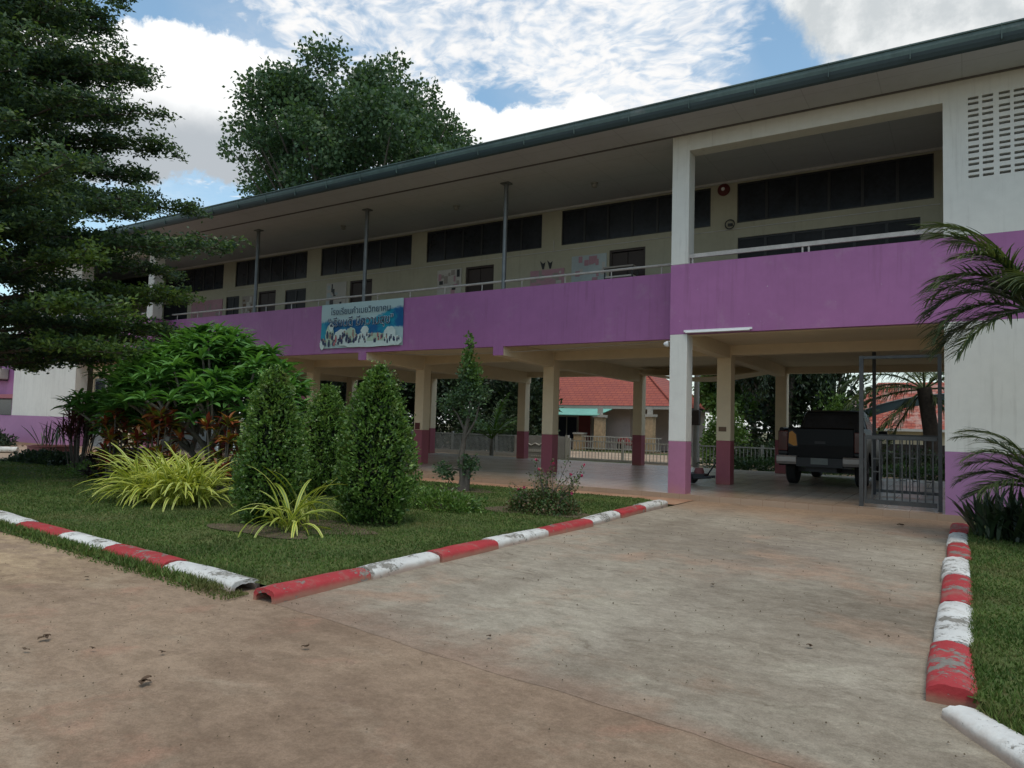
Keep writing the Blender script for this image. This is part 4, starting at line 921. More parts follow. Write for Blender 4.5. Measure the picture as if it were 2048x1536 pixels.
# ================================================================ PLANTS
def trunk_mesh(name, segs, m, parent, n=9, loc=None):
    mb = MB()
    for pts, rs in segs: mb.tube(pts, rs, n)
    return mb.build(name, m, parent, smooth=True)
def conical(name, x, y, rad, top, lab, seed, low=.10):
    t_ = thing(name, lab, 'shrub', (x, y, .02), 'clipped conical shrubs on the lawn')
    def prof(u):   # radius fraction by height fraction
        return np.where(u < .2, .66 + u / .2 * .34, np.clip(1.0 * (1 - (np.clip(u - .2, 0, 1) / .8) ** 1.75) ** .72, 0, 1) ** .9)
    H_ = top - low; n = int(10500 * rad / .55)
    u = rng.random(n) ** 1.15; a = rng.uniform(0, 2 * PI, n); lump = 1 + .11 * np.sin(a * 3 + u * 9 + seed) + .10 * np.sin(a * 7 - u * 17) + .07 * np.sin(a * 13 + u * 31)
    r_ = rad * prof(u) * lump * (1 - .28 * rng.random(n) ** 1.6)
    Pp = np.stack([x + r_ * np.cos(a), y + r_ * np.sin(a), low + u * H_ + .03 * rng.normal(size=n)], 1)
    out = np.stack([np.cos(a), np.sin(a), .35 + 0 * a], 1); D = unit(out * .8 + rand_dirs(n) * .7 + np.array([0, 0, .25]))
    V, F = leaf_quads(Pp, D, rng.uniform(.040, .078, n), rng.uniform(.022, .040, n), curl=.1)
    # sprigs standing proud of the outline
    m_ = 420; u2 = rng.random(m_); a2 = rng.uniform(0, 2 * PI, m_); rr = rad * prof(u2) * 1.0; bs = np.stack([x + rr * np.cos(a2), y + rr * np.sin(a2), low + u2 * H_], 1)
    Ps = []; Ds = []
    for b_, aa in zip(bs, a2):
        stp = random.choice((.010, .014, .018, .028)); dd = unit(np.array([math.cos(aa) * .7, math.sin(aa) * .7, .8]) + rng.normal(size=3) * .3)
        for k in range(7): Ps.append(b_ + dd * stp * k); Ds.append(unit(dd * .5 + rng.normal(size=3) * .8))
    V2, F2 = leaf_quads(np.array(Ps), np.array(Ds), .045, .022, curl=.1)
    V, F = merge([(V, F), (V2, F2)])
    npmesh('foliage', V, [F], 'leaf_shrub', t_)
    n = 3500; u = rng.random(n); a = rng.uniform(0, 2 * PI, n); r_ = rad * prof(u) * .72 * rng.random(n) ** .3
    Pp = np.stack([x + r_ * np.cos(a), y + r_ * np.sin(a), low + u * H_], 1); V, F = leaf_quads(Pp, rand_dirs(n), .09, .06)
    npmesh('inner_leaves', V, [F], 'leaf_shrub_inner', t_)  # darker leaf quads filling the inside of the shrub
    segs = [([(x + .05 * math.cos(k), y + .05 * math.sin(k), 0), (x + .10 * math.cos(k), y + .1 * math.sin(k), top * .4), (x + .04 * math.cos(k), y, top * .8)], [.028, .02, .008]) for k in range(4)]
    trunk_mesh('trunk', segs, 'bark', t_)
conical('clipped_shrub', -7.44, 6.02, .395, 1.98, 'pale green conical clipped shrub, the left one, behind the small striped plant', 1)
conical('clipped_shrub', -6.52, 6.95, .49, 2.05, 'broadest bushy clipped shrub, the right one of the three', 2)
conical('clipped_shrub', -9.62, 8.95, .47, 1.95, 'narrower clipped shrub standing between and behind the other two', 3)

def strap_plant(name, x, y, n, L, W, lab, cat, grp=None, spread=.15, mats=('strap_yellow', 'strap_green', 'strap_yellow'), el=(.5, 1.4), droop=(1.2, 2.4), z0=.03, zs=.1, nseg=8, cols=(-1, -.30, .30, 1), ell=None):
    t_ = thing(name, lab, cat, (x, y, z0), grp); k = n
    if ell: r0 = np.sqrt(rng.random(k)); a0 = rng.uniform(0, 2 * PI, k); px = r0 * np.cos(a0) * ell[0]; py = r0 * np.sin(a0) * ell[1]
    else: px = rng.normal(size=k) * spread; py = rng.normal(size=k) * spread
    e = rng.uniform(el[0], el[1], k); az = rng.uniform(0, 2 * PI, k)
    Pp = np.stack([x + px, y + py, z0 + rng.uniform(0, zs, k)], 1)
    V, F, mi = straps(Pp, az, e, rng.uniform(L * .6, L * 1.1, k), rng.uniform(W * .7, W * 1.2, k), rng.uniform(droop[0], droop[1], k), nseg, cols, .3)
    npmesh('leaves', V, [F], list(mats), t_, mi)
    return t_
ta = strap_plant('variegated_plant', -10.35, 6.45, 600, 1.02, .044, 'large clump of yellow striped arching leaves on the lawn', 'plant', 'yellow striped plants', ell=(.80, .42), el=(.6, 1.5), droop=(.8, 2.3), zs=.06)
strap_plant('variegated_plant', -6.72, 5.72, 40, .85, .040, 'smaller yellow striped plant in front of the clipped shrubs', 'plant', 'yellow striped plants', spread=.07, el=(.35, 1.45), droop=(.9, 2.5))
strap_plant('variegated_plant', -6.95, 6.20, 16, 1.0, .034, 'few upright striped leaves between the two front shrubs', 'plant', 'yellow striped plants', spread=.06, el=(.9, 1.45), droop=(.5, 1.4))

# frangipani: forked grey limbs ending in whorls of long leaves
def frangipani():
    t_ = thing('frangipani_tree', 'low spreading frangipani with whorls of long glossy green leaves', 'tree', (-12.2, 8.6, .02))
    r_ = random.Random(21); segs = []; tips = []
    def grow(p, d_, L_, rad, lev):
        q = p + d_ * L_; mid_ = p + d_ * L_ * .5 + Vector((r_.uniform(-.03, .03), r_.uniform(-.03, .03), .02)); segs.append(([p, mid_, q], [rad, rad * .88, rad * .78]))
        if lev == 0: tips.append((q, d_)); return
        k = r_.choice([2, 3, 3]); a0 = r_.uniform(0, 6)
        for i in range(k):
            a = a0 + i * 2 * PI / k + r_.uniform(-.4, .4); h_ = Vector((math.cos(a), math.sin(a) * .8, 0))
            nd = (d_ * .75 + h_ * r_.uniform(.62, .95) + Vector((0, 0, r_.uniform(.05, .35)))).normalized(); grow(q, nd, L_ * r_.uniform(.70, .92), rad * .70, lev - 1)
    base = Vector((-12.2, 8.6, 0))
    for a in (0.2, 1.5, 2.7, 3.7, 5.1):
        h_ = Vector((math.cos(a) * .95, math.sin(a) * .6, .95)).normalized(); grow(base + Vector((.05 * math.cos(a), .05 * math.sin(a), .1)), h_, .78, .075, 3)
    trunk_mesh('trunk', segs + [([base - Vector((0, 0, .05)), base + Vector((0, 0, .25))], [.16, .12])], 'bark_pale', t_, 7)
    extra = []
    # leaf whorls on the branch tips plus a broad domed skin of whorls
    for k in range(250):
        a = r_.uniform(0, 2 * PI); u = r_.random() ** .55
        x = -12.75 + 2.30 * u * math.cos(a) ; y = 8.6 + 1.5 * u * math.sin(a)
        skew = .45 * max(0, -(x + 12.9))
        zt = 3.02 - 1.05 * u ** 2.4 - skew * .55 + r_.uniform(-.28, .06) - (r_.random() ** 3) * .8
        extra.append((Vector((x, y, zt)), Vector((math.cos(a) * .4 * u, math.sin(a) * .4 * u, 1)).normalized()))
    for k in range(120):
        x = r_.uniform(-15.0, -11.4); extra.append((Vector((x, r_.uniform(7.6, 8.5), r_.uniform(1.25, 2.45) - .10 * abs(x + 13))), Vector((0, -.3, 1)).normalized()))
    for k in range(60):
        x = -13.2 - 2.6 * r_.random(); y = 8.2 + r_.uniform(-.9, 1.2); extra.append((Vector((x, y, 1.35 + .55 * (x + 15.9) / 2.6 + r_.uniform(-.35, .25))), Vector((-.4, 0, 1)).normalized()))
    Ps = []; az = []; el = []; L_ = []
    for p, d_ in tips + extra:
        n = r_.randint(15, 22); a0 = r_.uniform(0, 6)
        for i in range(n):
            Ps.append(p + Vector((0, 0, r_.uniform(-.05, .04)))); az.append(a0 + i * 2.4 + r_.uniform(-.2, .2)); el.append(r_.uniform(.0, .95)); L_.append(r_.uniform(.26, .44))
    n = len(Ps); V, F, mi = straps(np.array(Ps), np.array(az), np.array(el), np.array(L_), rng.uniform(.058, .088, n), rng.uniform(.5, 1.3, n), 4, (-1, 0, 1), .3, lambda s: np.sin(PI * np.clip(s * .93 + .05, 0, 1)) ** .8)
    npmesh('foliage', V, [F], 'leaf_plumeria', t_)
    sg = []
    for p, d_ in extra[::2]: sg.append(([p, p - Vector((0, 0, .25)) + (base + Vector((0, 0, .9)) - p) * .18], [.018, .026]))
    trunk_mesh('twigs', sg, 'bark_pale', t_, 5)
frangipani()

def rosette_bush(name, x, y, heads, L, W, m, lab, cat, grp=None, nl=20, el=(-.1, 1.3), droop=(.3, 1.2), stem='bark'):
    t_ = thing(name, lab, cat, (x, y, .02), grp); Ps = []; az = []; el_ = []
    for (dx, dy, h_) in heads:
        for i in range(nl):
            Ps.append((x + dx, y + dy, h_ - .12 * rng.random())); az.append(i * 2.4 + rng.uniform(-.2, .2)); el_.append(rng.uniform(*el))
    n = len(Ps); V, F, mi = straps(np.array(Ps), np.array(az), np.array(el_), rng.uniform(L * .7, L * 1.15, n), rng.uniform(W * .8, W * 1.2, n), rng.uniform(droop[0], droop[1], n), 4, (-1, 0, 1), .3)
    npmesh('foliage', V, [F], m, t_)
    trunk_mesh('stems', [([(x + dx * .5, y + dy * .5, 0), (x + dx, y + dy, h_)], [.018, .010]) for dx, dy, h_ in heads], stem, t_, 5)
    return t_
def heads(n, sx_, sy_, z0, z1, seed):
    r_ = random.Random(seed); return [(r_.uniform(-sx_, sx_), r_.uniform(-sy_, sy_), r_.uniform(z0, z1)) for _ in range(n)]
rosette_bush('croton', -13.75, 7.45, heads(15, .34, .2, .5, 1.50, 1), .27, .06, 'leaf_croton', 'orange red croton at the left end under the frangipani', 'croton', 'crotons under the frangipani')
rosette_bush('croton', -12.35, 7.35, heads(24, .50, .25, .5, 1.48, 2), .27, .06, 'leaf_croton', 'tallest orange red croton in the middle under the frangipani', 'croton', 'crotons under the frangipani')
rosette_bush('croton', -10.75, 7.65, heads(13, .28, .25, .4, 1.38, 3), .25, .055, 'leaf_croton', 'orange red croton at the right end beside the left clipped shrub', 'croton', 'crotons under the frangipani')
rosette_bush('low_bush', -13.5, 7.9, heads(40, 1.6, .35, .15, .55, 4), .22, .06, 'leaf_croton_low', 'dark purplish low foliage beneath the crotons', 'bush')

# dark red cordyline and round planters at the far left
rosette_bush('cordyline', -18.0, 8.9, heads(26, .25, .3, .75, 1.45, 5), .55, .03, 'leaf_bronze', 'thin dark red spiky cordyline on the lawn edge', 'plant', nl=14, el=(.4, 1.5), droop=(.1, .8))
def planter(x, y, r_, h_, m, lab):
    t_ = thing('planter', lab, 'planter', (x, y, .02), 'round planters by the path')
    mb = MB(); mb.lathe([(r_ * .9, 0), (r_, .03), (r_ * 1.02, h_ * .5), (r_, h_ - .04), (r_ * 1.04, h_ - .02), (r_ * 1.04, h_), (r_ * .86, h_), (r_ * .84, h_ - .06)], (x, y, .02), 28); mb.build('pot', m, t_, smooth=True)
    mb = MB(); mb.lathe([(r_ * .84, h_ - .08), (.01, h_ - .05)], (x, y, .02), 20); mb.build('soil', 'soil', t_)
planter(-23.0, 10.6, .62, .36, 'planter_red', 'round dull red planter with spiky succulents beside the path')
strap_plant('snake_plant', -23.0, 10.6, 34, .75, .075, 'dark upright spiky succulents growing in the red planter', 'plant', None, .24, ('leaf_sword',), (1.0, 1.55), (-.1, .4), .33, .04, 5, (-1, 0, 1)[:2])
planter(-19.75, 10.9, .60, .40, 'planter_purple', 'round dark purple planter with thin bare stems beside the cordyline')
strap_plant('potted_stems', -19.75, 10.9, 7, .8, .03, 'few thin upright dark stems in the purple planter', 'plant', None, .15, ('leaf_bronze',), (1.2, 1.55), (0, .3), .36, .04, 5, (-1, 1))
def bush(name, x, y, rx, ry, h_, n, m, lab, L=.05, W=.03, cat='bush', grp=None, stem=True, z0=.02, airy=.35):
    t_ = thing(name, lab, cat, (x, y, z0), grp); u = rand_dirs(n); u[:, 2] = np.abs(u[:, 2]); r_ = (1 - airy * rng.random(n)); a = np.arctan2(u[:, 1], u[:, 0])
    lump = 1 + .15 * np.sin(a * 4 + x) + .12 * np.sin(a * 9 + y * 3) + .10 * np.sin(u[:, 2] * 12 + a * 3)
    Pp = u * (r_ * lump)[:, None] * np.array([rx, ry, h_]) + np.array([x, y, z0])
    V, F = leaf_quads(Pp, unit(u + rand_dirs(n) * .9), L * rng.uniform(.6, 1.3, n), W * rng.uniform(.7, 1.3, n), curl=.08); npmesh('foliage', V, [F], m, t_)
    if stem: trunk_mesh('stems', [([(x + .1 * rx * math.cos(k), y + .1 * ry * math.sin(k), z0 - .03), (x + .55 * rx * math.cos(k * 1.3), y + .55 * ry * math.sin(k * 1.3), z0 + h_ * .6)], [.014, .007]) for k in range(6)], 'bark', t_, 5)
    return t_
bush('low_bush', -20.2, 9.2, 1.5, .55, .30, 3800, 'leaf_dark', 'dark low ground hugging bush on the lawn before the planters', .09, .05, stem=False)
bush('low_bush', -15.6, 7.9, .5, .35, .35, 800, 'leaf_light', 'small sparse seedling left of the striped clump', .05, .03)
bush('low_bush', -7.0, 8.75, .95, .35, .33, 3200, 'leaf_shrub', 'low green tuft at the right foot of the broad clipped shrub', .07, .025)
bush('wall_bush', -33.2, 12.7, 2.4, .5, .55, 3200, 'leaf_dark', 'weedy green bush at the foot of the far left white wall', .12, .06)
# rose bush
def rose():
    t_ = thing('rose_bush', 'loose flowering rose bush with pink blooms on the lawn by the corner column', 'bush', (-5.55, 9.6, .02)); r_ = random.Random(9)
    segs = []; Ps = []; pet = []
    for k in range(34):
        a = r_.uniform(0, 2 * PI); L_ = r_.uniform(.45, .98); e = r_.uniform(.55, 1.4); p0 = Vector((-5.5 + r_.uniform(-.2, .2), 9.6 + r_.uniform(-.12, .12), 0)); q = p0 + Vector((math.cos(a) * math.cos(e), math.sin(a) * math.cos(e), math.sin(e))) * L_
        m_ = (p0 + q) / 2 + Vector((0, 0, .05)); segs.append(([p0, m_, q], [.009, .006, .003]))
        for i in range(34):
            u = .35 + .65 * r_.random(); Ps.append(p0.lerp(q, u) + Vector((r_.uniform(-.07, .07), r_.uniform(-.07, .07), r_.uniform(-.05, .05))))
        if k % 4 == 0: pet.append(q)
    trunk_mesh('stems', segs, 'bark', t_, 5); n = len(Ps)
    V, F = leaf_quads(np.array(Ps), rand_dirs(n), rng.uniform(.03, .055, n), .028, curl=.08)
    n = 5200; u = rand_dirs(n); u[:, 2] = np.abs(u[:, 2]); Pp = u * (1 - .5 * rng.random(n))[:, None] * np.array([.66, .5, .36]) + np.array([-5.5, 9.6, .03])
    V2, F2 = leaf_quads(Pp, rand_dirs(n), rng.uniform(.03, .06, n), .03, curl=.08); V, F = merge([(V, F), (V2, F2)]); npmesh('foliage', V, [F], 'leaf_rose', t_)
    Pp = np.repeat(np.array([tuple(p) for p in pet]), 14, 0); V, F = leaf_quads(Pp, rand_dirs(len(Pp)), .028, .03, curl=.15); npmesh('blooms', V, [F], 'petal', t_)
rose()
# small clipped cloud tree
def cloud_tree():
    t_ = thing('small_tree', 'slim gnarled tree with clipped leaf clumps and a bright leafy top', 'tree', (-8.35, 11.4, .02)); b = Vector((-8.35, 11.4, 0)); P_ = lambda x, z, y=0: b + Vector((x, y, z))
    segs = [([P_(-.02, -.05), P_(0, .3), P_(-.07, .75), P_(.0, 1.2), P_(.12, 1.7), P_(.05, 2.2), P_(.06, 2.9)], [.12, .085, .06, .045, .035, .025, .008]),
            ([P_(.03, -.05), P_(.09, .35), P_(.16, .75, .05)], [.09, .06, .03]), ([P_(0, .45), P_(-.25, .48), P_(-.45, .45)], [.03, .025, .02]), ([P_(-.05, 1.0), P_(.25, 1.45), P_(.35, 1.9)], [.03, .022, .01]), ([P_(0, 1.2), P_(-.2, 1.55), P_(-.4, 1.75)], [.025, .018, .01])]
    trunk_mesh('trunk', segs, 'bark', t_, 8)
    cs = [(P_(-.52, .44), .19), (P_(-.38, .36), .15), (P_(.02, .62), .17), (P_(.20, .60), .16), (P_(.12, .45), .14), (P_(-.42, 1.72), .24), (P_(-.2, 1.9), .24), (P_(.08, 2.05), .26), (P_(.3, 1.95), .22), (P_(.1, 1.6), .18), (P_(.38, 1.35), .12), (P_(.02, 2.35), .24)]
    V, F = clump_leaves([np.array(c) for c, r in cs], [r * 1.08 for c, r in cs], 430, .07, .04, 1, .1, .5); npmesh('foliage', V, [F], 'leaf_broad', t_)
    cs = [(P_(.08, 2.45), .22), (P_(.20, 2.35), .18), (P_(.02, 2.7), .18), (P_(.06, 2.95), .12), (P_(.02, 3.12), .07), (P_(.24, 2.15), .12)]
    V, F = clump_leaves([np.array(c) for c, r in cs], [r * .95 for c, r in cs], 420, .085, .05, 1.1, .1, .5, .3); npmesh('young_foliage', V, [F], 'leaf_light', t_)
cloud_tree()

# palms
def frond(base, az, el, L_, droop, nl, ll, lw, segs, ldroop=1.0, tw=.02):
    s = np.linspace(0, 1, 14); e = el - droop * s ** 1.3; st = L_ / 13
    q = [np.array(base, float)]
    for k in range(13): q.append(q[-1] + st * np.array([math.cos(e[k]) * math.cos(az), math.cos(e[k]) * math.sin(az), math.sin(e[k])]))
    q = np.array(q); segs.append(([tuple(p) for p in q[::2]], [tw * (1 - .85 * i / 6) for i in range(7)]))
    us = np.linspace(.14, .99, nl); Pp = np.stack([np.interp(us * 13, np.arange(14), q[:, i]) for i in range(3)], 1); ee = np.interp(us * 13, np.arange(14), e)
    out = []
    for sgn in (-1, 1):
        la = az + sgn * (1.15 - .60 * us) + rng.normal(size=nl) * .09
        out.append((Pp, la, ee * .45 + .12 + rng.normal(size=nl) * .12, ll * (np.sin(PI * (us * .80 + .12)) ** .6) * rng.uniform(.85, 1.1, nl), np.full(nl, lw)))
    return out
def palm(name, c, fr, lab, trunk, m='leaf_palm', ll=.5, lw=.03, nl=46, tw=.022, cat='palm', ldroop=(1.0, 1.9), grp=None, tmat='bark_pale', trad=(.08, .05)):
    t_ = thing(name, lab, cat, (trunk[0][0], trunk[0][1], 0), grp); segs = []; A = []
    for az, el, L_, dr in fr: A += frond(c, az, el, L_, dr, nl, ll, lw, segs, tw=tw)
    Pp = np.concatenate([a[0] for a in A]); az = np.concatenate([a[1] for a in A]); el = np.concatenate([a[2] for a in A]); L_ = np.concatenate([a[3] for a in A]); W_ = np.concatenate([a[4] for a in A]); n = len(Pp)
    V, F, mi = straps(Pp, az, el, L_, W_, rng.uniform(ldroop[0], ldroop[1], n), 4, (-1, 0, 1), .25, lambda s: np.clip(1.05 - s, .05, 1) ** .6)
    npmesh('fronds', V, [F], m, t_); trunk_mesh('stalks', segs, m, t_, 5)
    k = len(trunk); trunk_mesh('trunk', [(trunk, [trad[0] + (trad[1] - trad[0]) * i / (k - 1) for i in range(k)])], tmat, t_, 10); return t_
deg = lambda *a: [R(x) for x in a]
palm('areca_palm', (.72, 11.45, 3.08), [(R(a_), e_, l_ * .92, d_) for a_, e_, l_, d_ in ((172, 1.42, 2.1, 1.5), (192, 1.30, 1.75, 1.3), (205, 1.0, 1.5, 1.9), (182, .75, 1.45, 2.0), (198, .35, 1.35, 1.7), (175, .05, 1.3, 1.3), (212, -.2, 1.2, 1.0), (150, .9, 1.7, 1.7), (225, 1.25, 1.5, 1.8), (140, 1.35, 1.9, 1.4), (95, .9, 1.7, 1.6), (45, .9, 1.7, 1.6), (0, .8, 1.7, 1.6), (-50, .9, 1.6, 1.6), (-95, .9, 1.3, 1.9), (20, 1.3, 1.9, 1.3))],
     'feathery palm with drooping fronds in front of the right white wall', [(.82, 11.3, 0), (.75, 11.35, 1.0), (.73, 11.42, 2.1), (.72, 11.45, 3.11)], ll=.56, lw=.026, nl=54, ldroop=(.35, 1.0), grp='palms by the right wall')
palm('areca_palm', (.80, 10.95, .75), [(R(a_), e_, l_, d_) for a_, e_, l_, d_ in ((195, .95, .95, 1.6), (172, .65, .95, 1.5), (215, .5, .85, 1.4), (185, 1.35, 1.2, 1.6), (150, 1.1, 1.3, 1.4), (205, 1.15, 1.1, 1.9), (180, .3, .8, 1.2), (90, .9, 1.3, 1.4), (20, .9, 1.3, 1.5), (-40, .9, 1.2, 1.5), (-90, .7, 1.1, 1.4))],
     'low young palm with dry tinged fronds beneath the tall palm', [(.85, 10.95, 0), (.82, 10.95, .4), (.80, 10.95, .78)], ll=.40, lw=.020, nl=42, ldroop=(.35, 1.0), grp='palms by the right wall')
strap_plant('spiky_plant', .42, 11.6, 150, .72, .06, 'dark clump of stiff sword leaves at the foot of the right wall', 'plant', None, ell=(.34, .5), mats=('leaf_sword',), el=(.75, 1.5), droop=(-.2, .9), zs=.05, nseg=5, cols=(-1, 1))
strap_plant('spiky_plant', 1.0, 11.2, 120, .75, .06, 'second dark clump of sword leaves, right of the first one', 'plant', None, ell=(.45, .5), mats=('leaf_sword',), el=(.75, 1.5), droop=(-.2, .9), zs=.05, nseg=5, cols=(-1, 1))

# ================================================================ BIG LAYERED TREE (front left)
def layered_tree():
    bx, by = -17.3, 5.7
    t_ = thing('almond_tree', 'huge dark layered tree with flat tiers of tiny leaves at the left edge', 'tree', (bx, by, 0)); r_ = random.Random(4)
    segs = [([(bx, by, -.1), (bx + .05, by, 3), (bx, by + .1, 7), (bx - .05, by, 13.5)], [.26, .21, .14, .03])]; Pd = []; Sz = []; young = []
    tiers = [(2.75, 5.0), (3.35, 5.3), (4.0, 5.2), (4.65, 5.5), (5.25, 5.5), (5.9, 4.9), (6.55, 4.35), (7.2, 4.0), (7.9, 3.6), (8.6, 3.5), (9.35, 3.45), (10.1, 3.3), (10.9, 2.9), (11.7, 2.6), (12.6, 1.8), (13.3, 1.0)]
    for ti, (z, rad) in enumerate(tiers):
        nb = 11 if rad > 3 else 8; a0 = r_.uniform(0, 6)
        for k in range(nb):
            a = a0 + 2 * PI * k / nb + r_.uniform(-.2, .2); L_ = rad * r_.uniform(.72, 1.06); sag = r_.uniform(-.1, .25) + (.35 if z < 4 else 0)
            zz = z + r_.uniform(-.25, .25); pts = []
            for i in range(7):
                u = i / 6; pts.append(Vector((bx + math.cos(a) * L_ * u, by + math.sin(a) * L_ * u, zz - .45 * (1 - u) + .35 * math.sin(u * 2) - sag * u * u)))
            segs.append(([tuple(p) for p in pts[::2]], [.055, .04, .022, .006]))
            nsub = int(11 + 11 * L_ / 5)
            for j in range(nsub):
                u = .28 + .72 * (j + r_.random()) / nsub; i = min(5, int(u * 6)); b_ = pts[i].lerp(pts[i + 1], u * 6 - i)
                sg = r_.choice((-1, 1)); da = a + sg * r_.uniform(.35, 1.2); sl = r_.uniform(.35, 1.15) * (1.15 - u * .5)
                e_ = b_ + Vector((math.cos(da) * sl, math.sin(da) * sl, r_.uniform(-.04, .18)))
                if j % 2 == 0: segs.append(([tuple(b_), tuple(e_)], [.013, .004]))
                for m_ in range(int(5 + sl * 9)):
                    w_ = r_.random(); c = b_.lerp(e_, w_) + Vector((r_.gauss(0, .09), r_.gauss(0, .09), r_.gauss(0, .05) + .03))
                    (young if (z < 4.2 and r_.random() < .65 and u > .55) else Pd).append(c)
    print('tier tufts', len(Pd), len(young))
    trunk_mesh('trunk', segs, 'bark', t_, 5)
    for nm, arr, m in (('foliage', Pd, 'leaf_terminalia'), ('young_foliage', young, 'leaf_terminalia_young')):
        c = np.repeat(np.array([tuple(p) for p in arr]), 13, 0); n = len(c); c = c + rng.normal(size=(n, 3)) * np.array([.085, .085, .045])
        D = rand_dirs(n); D[:, 2] = D[:, 2] * .55 + .15; V, F = leaf_quads(c, unit(D), rng.uniform(.07, .13, n), rng.uniform(.035, .06, n), flat=.25, curl=.05); npmesh(nm, V, [F], m, t_)
layered_tree()

# ================================================================ BACKGROUND TREES
def round_tree(name, x, y, h_, rad, lab, seed, m='leaf_broad', L=.32, W=.22, nclump=70, dens=26, trunk_h=.35, squash=.85, grp=None, cr=(.9, 1.7), tr=.4):
    t_ = thing(name, lab, 'tree', (x, y, -.03), grp); r_ = random.Random(seed); cs = []; rs = []; segs = []; zc_ = h_ - rad * squash
    top = Vector((x, y, h_ * trunk_h)); segs.append(([(x, y, -.1), (x + .1, y, h_ * trunk_h * .6), tuple(top)], [tr, tr * .8, tr * .6]))
    for k in range(nclump):
        u = Vector((r_.gauss(0, 1), r_.gauss(0, 1), r_.gauss(0, 1) + .25)).normalized(); f = r_.uniform(.45, 1) ** .6
        lump = 1 + .09 * math.sin(3 * math.atan2(u.y, u.x) + seed) + .09 * math.sin(5 * math.atan2(u.y, u.x) + seed * 2) + .05 * r_.gauss(0, 1)
        c = Vector((x + u.x * rad * f * lump, y + u.y * rad * f * lump, zc_ + u.z * rad * squash * f * lump)); cs.append(np.array(c)); rs.append(r_.uniform(*cr) * rad / 7)
        if k % 2 == 0: m_ = top.lerp(c, .5) + Vector((0, 0, -.05 * rad)); segs.append(([tuple(top), tuple(m_), tuple(c)], [tr * .35, tr * .18, tr * .05]))
    V, F = clump_leaves(cs, rs, dens * (7 / rad) ** 2 if rad < 7 else dens, L, W, .8, .35, .6, .05); npmesh('crown', V, [F], m, t_); trunk_mesh('trunk', segs, 'bark', t_, 7)
    return t_
round_tree('broadleaf_tree', -29.7, 29.4, 21.4, 7.1, 'large round broadleaf tree rising above the roof behind the building', 5, L=.25, W=.18, nclump=250, dens=22, squash=.76, cr=(.7, 1.45), tr=.45)
# far edge twig cluster of the same kind of crown is given by its lumps; smaller trees seen through the open ground floor:
FAR = 'trees behind the boundary fence'
for i, (x, y, h_, rad, lab, m) in enumerate([
    (-26.5, 33.0, 8.0, 3.2, 'dark dense tree behind the fence, seen left of the small cloud tree', 'leaf_dark'),
    (-23.2, 35.0, 7.0, 2.8, 'dark tree behind the young coconut palm', 'leaf_dark'),
    (-30.5, 31.5, 7.5, 3.3, 'dark green tree behind the clipped shrubs, beyond the fence', 'leaf_dark'),
    (-36.5, 36.0, 9.0, 3.6, 'mid green tree above the low red shed roof', 'leaf_broad'),
    (-44.0, 38.0, 9.5, 4.0, 'mid green tree beyond the left end of the building', 'leaf_broad'),
    (-10.8, 44.0, 7.5, 3.0, 'light green tree beside the utility pole', 'leaf_light'),
    (-7.6, 35.0, 8.0, 2.6, 'dark dense tree behind the black pickup, left one', 'leaf_dark'),
    (-5.3, 37.0, 8.5, 2.4, 'dark dense tree behind the black pickup, right one', 'leaf_dark'),
    (-12.2, 50.0, 8.5, 3.4, 'far green tree at the right of the red tiled house', 'leaf_broad'),
    (-52.0, 30.0, 10.0, 4.5, 'dark tree far left beyond the purple annex', 'leaf_dark'),
    ]):
    round_tree('far_tree', x, y, h_, rad, lab, 30 + i, m, .26, .17, 34, 26, .25, .95, FAR, (1.2, 2.6), .22)
bush('far_bush', -8.6, 30.5, 1.1, .8, 2.2, 4200, 'leaf_light', 'bright green rounded bush behind the fence by the pole', .14, .09, grp='bushes along the fence')
bush('far_bush', -4.3, 31.0, 1.0, .8, 2.7, 4600, 'leaf_light', 'bright yellow green bush behind the pickup roof', .16, .09, grp='bushes along the fence')
bush('far_bush', -6.2, 28.3, 1.9, .6, .9, 4200, 'leaf_dark', 'dark low hedge bush behind the fence left of the pickup', .12, .07, grp='bushes along the fence')
bush('far_bush', -1.6, 28.4, 1.8, .6, .75, 3600, 'leaf_dark', 'dark low bush behind the second gate', .12, .07, grp='bushes along the fence')
bush('far_bush', -5.6, 25.4, 2.2, .45, .45, 3400, 'leaf_broad', 'low leafy ground plants along the slab edge left of the pickup', .10, .05, grp='bushes along the fence')
bush('far_bush', -1.4, 25.6, 1.6, .45, .4, 2600, 'leaf_broad', 'low leafy ground plants along the slab edge behind the gate', .10, .05, grp='bushes along the fence')
for i_, (x_, y_) in enumerate(((-24.5, 31.5), (-20.5, 32.5), (-28.5, 30.0), (-5.9, 33.5))): bush('thicket', x_, y_, 2.6, .9, 4.4, 6000, 'leaf_dark', ['dark tall thicket behind the fence left of the cloud tree', 'dark tall thicket behind the young coconut palm', 'dark tall thicket behind the clipped shrubs', 'dark tall thicket behind the black pickup'][i_], .26, .15, grp='thickets behind the fence')
bush('far_bush', -19.5, 29.0, 2.6, .8, 1.7, 5200, 'leaf_dark', 'dark bush behind the fence left of the young coconut', .16, .09, grp='bushes along the fence')
palm('coconut_palm', (-16.9, 25.0, .75), [(R(100), 1.3, 1.9, .5), (R(200), 1.1, 1.8, 1.0), (R(10), 1.05, 1.7, 1.0), (R(150), .7, 1.8, .9), (R(-30), .6, 1.7, .9), (R(-90), 1.0, 1.6, 1.1), (R(60), .9, 1.7, 1.0), (R(240), .55, 1.6, 1.0), (R(20), 1.4, 2.0, .35)],
     'young bright green coconut palm before the grey sign wall', [(-16.9, 25.0, 0), (-16.9, 25.0, .4), (-16.9, 25.0, .78)], 'leaf_coconut', .5, .045, 36, .03, trad=(.09, .06), ldroop=(.3, .9))
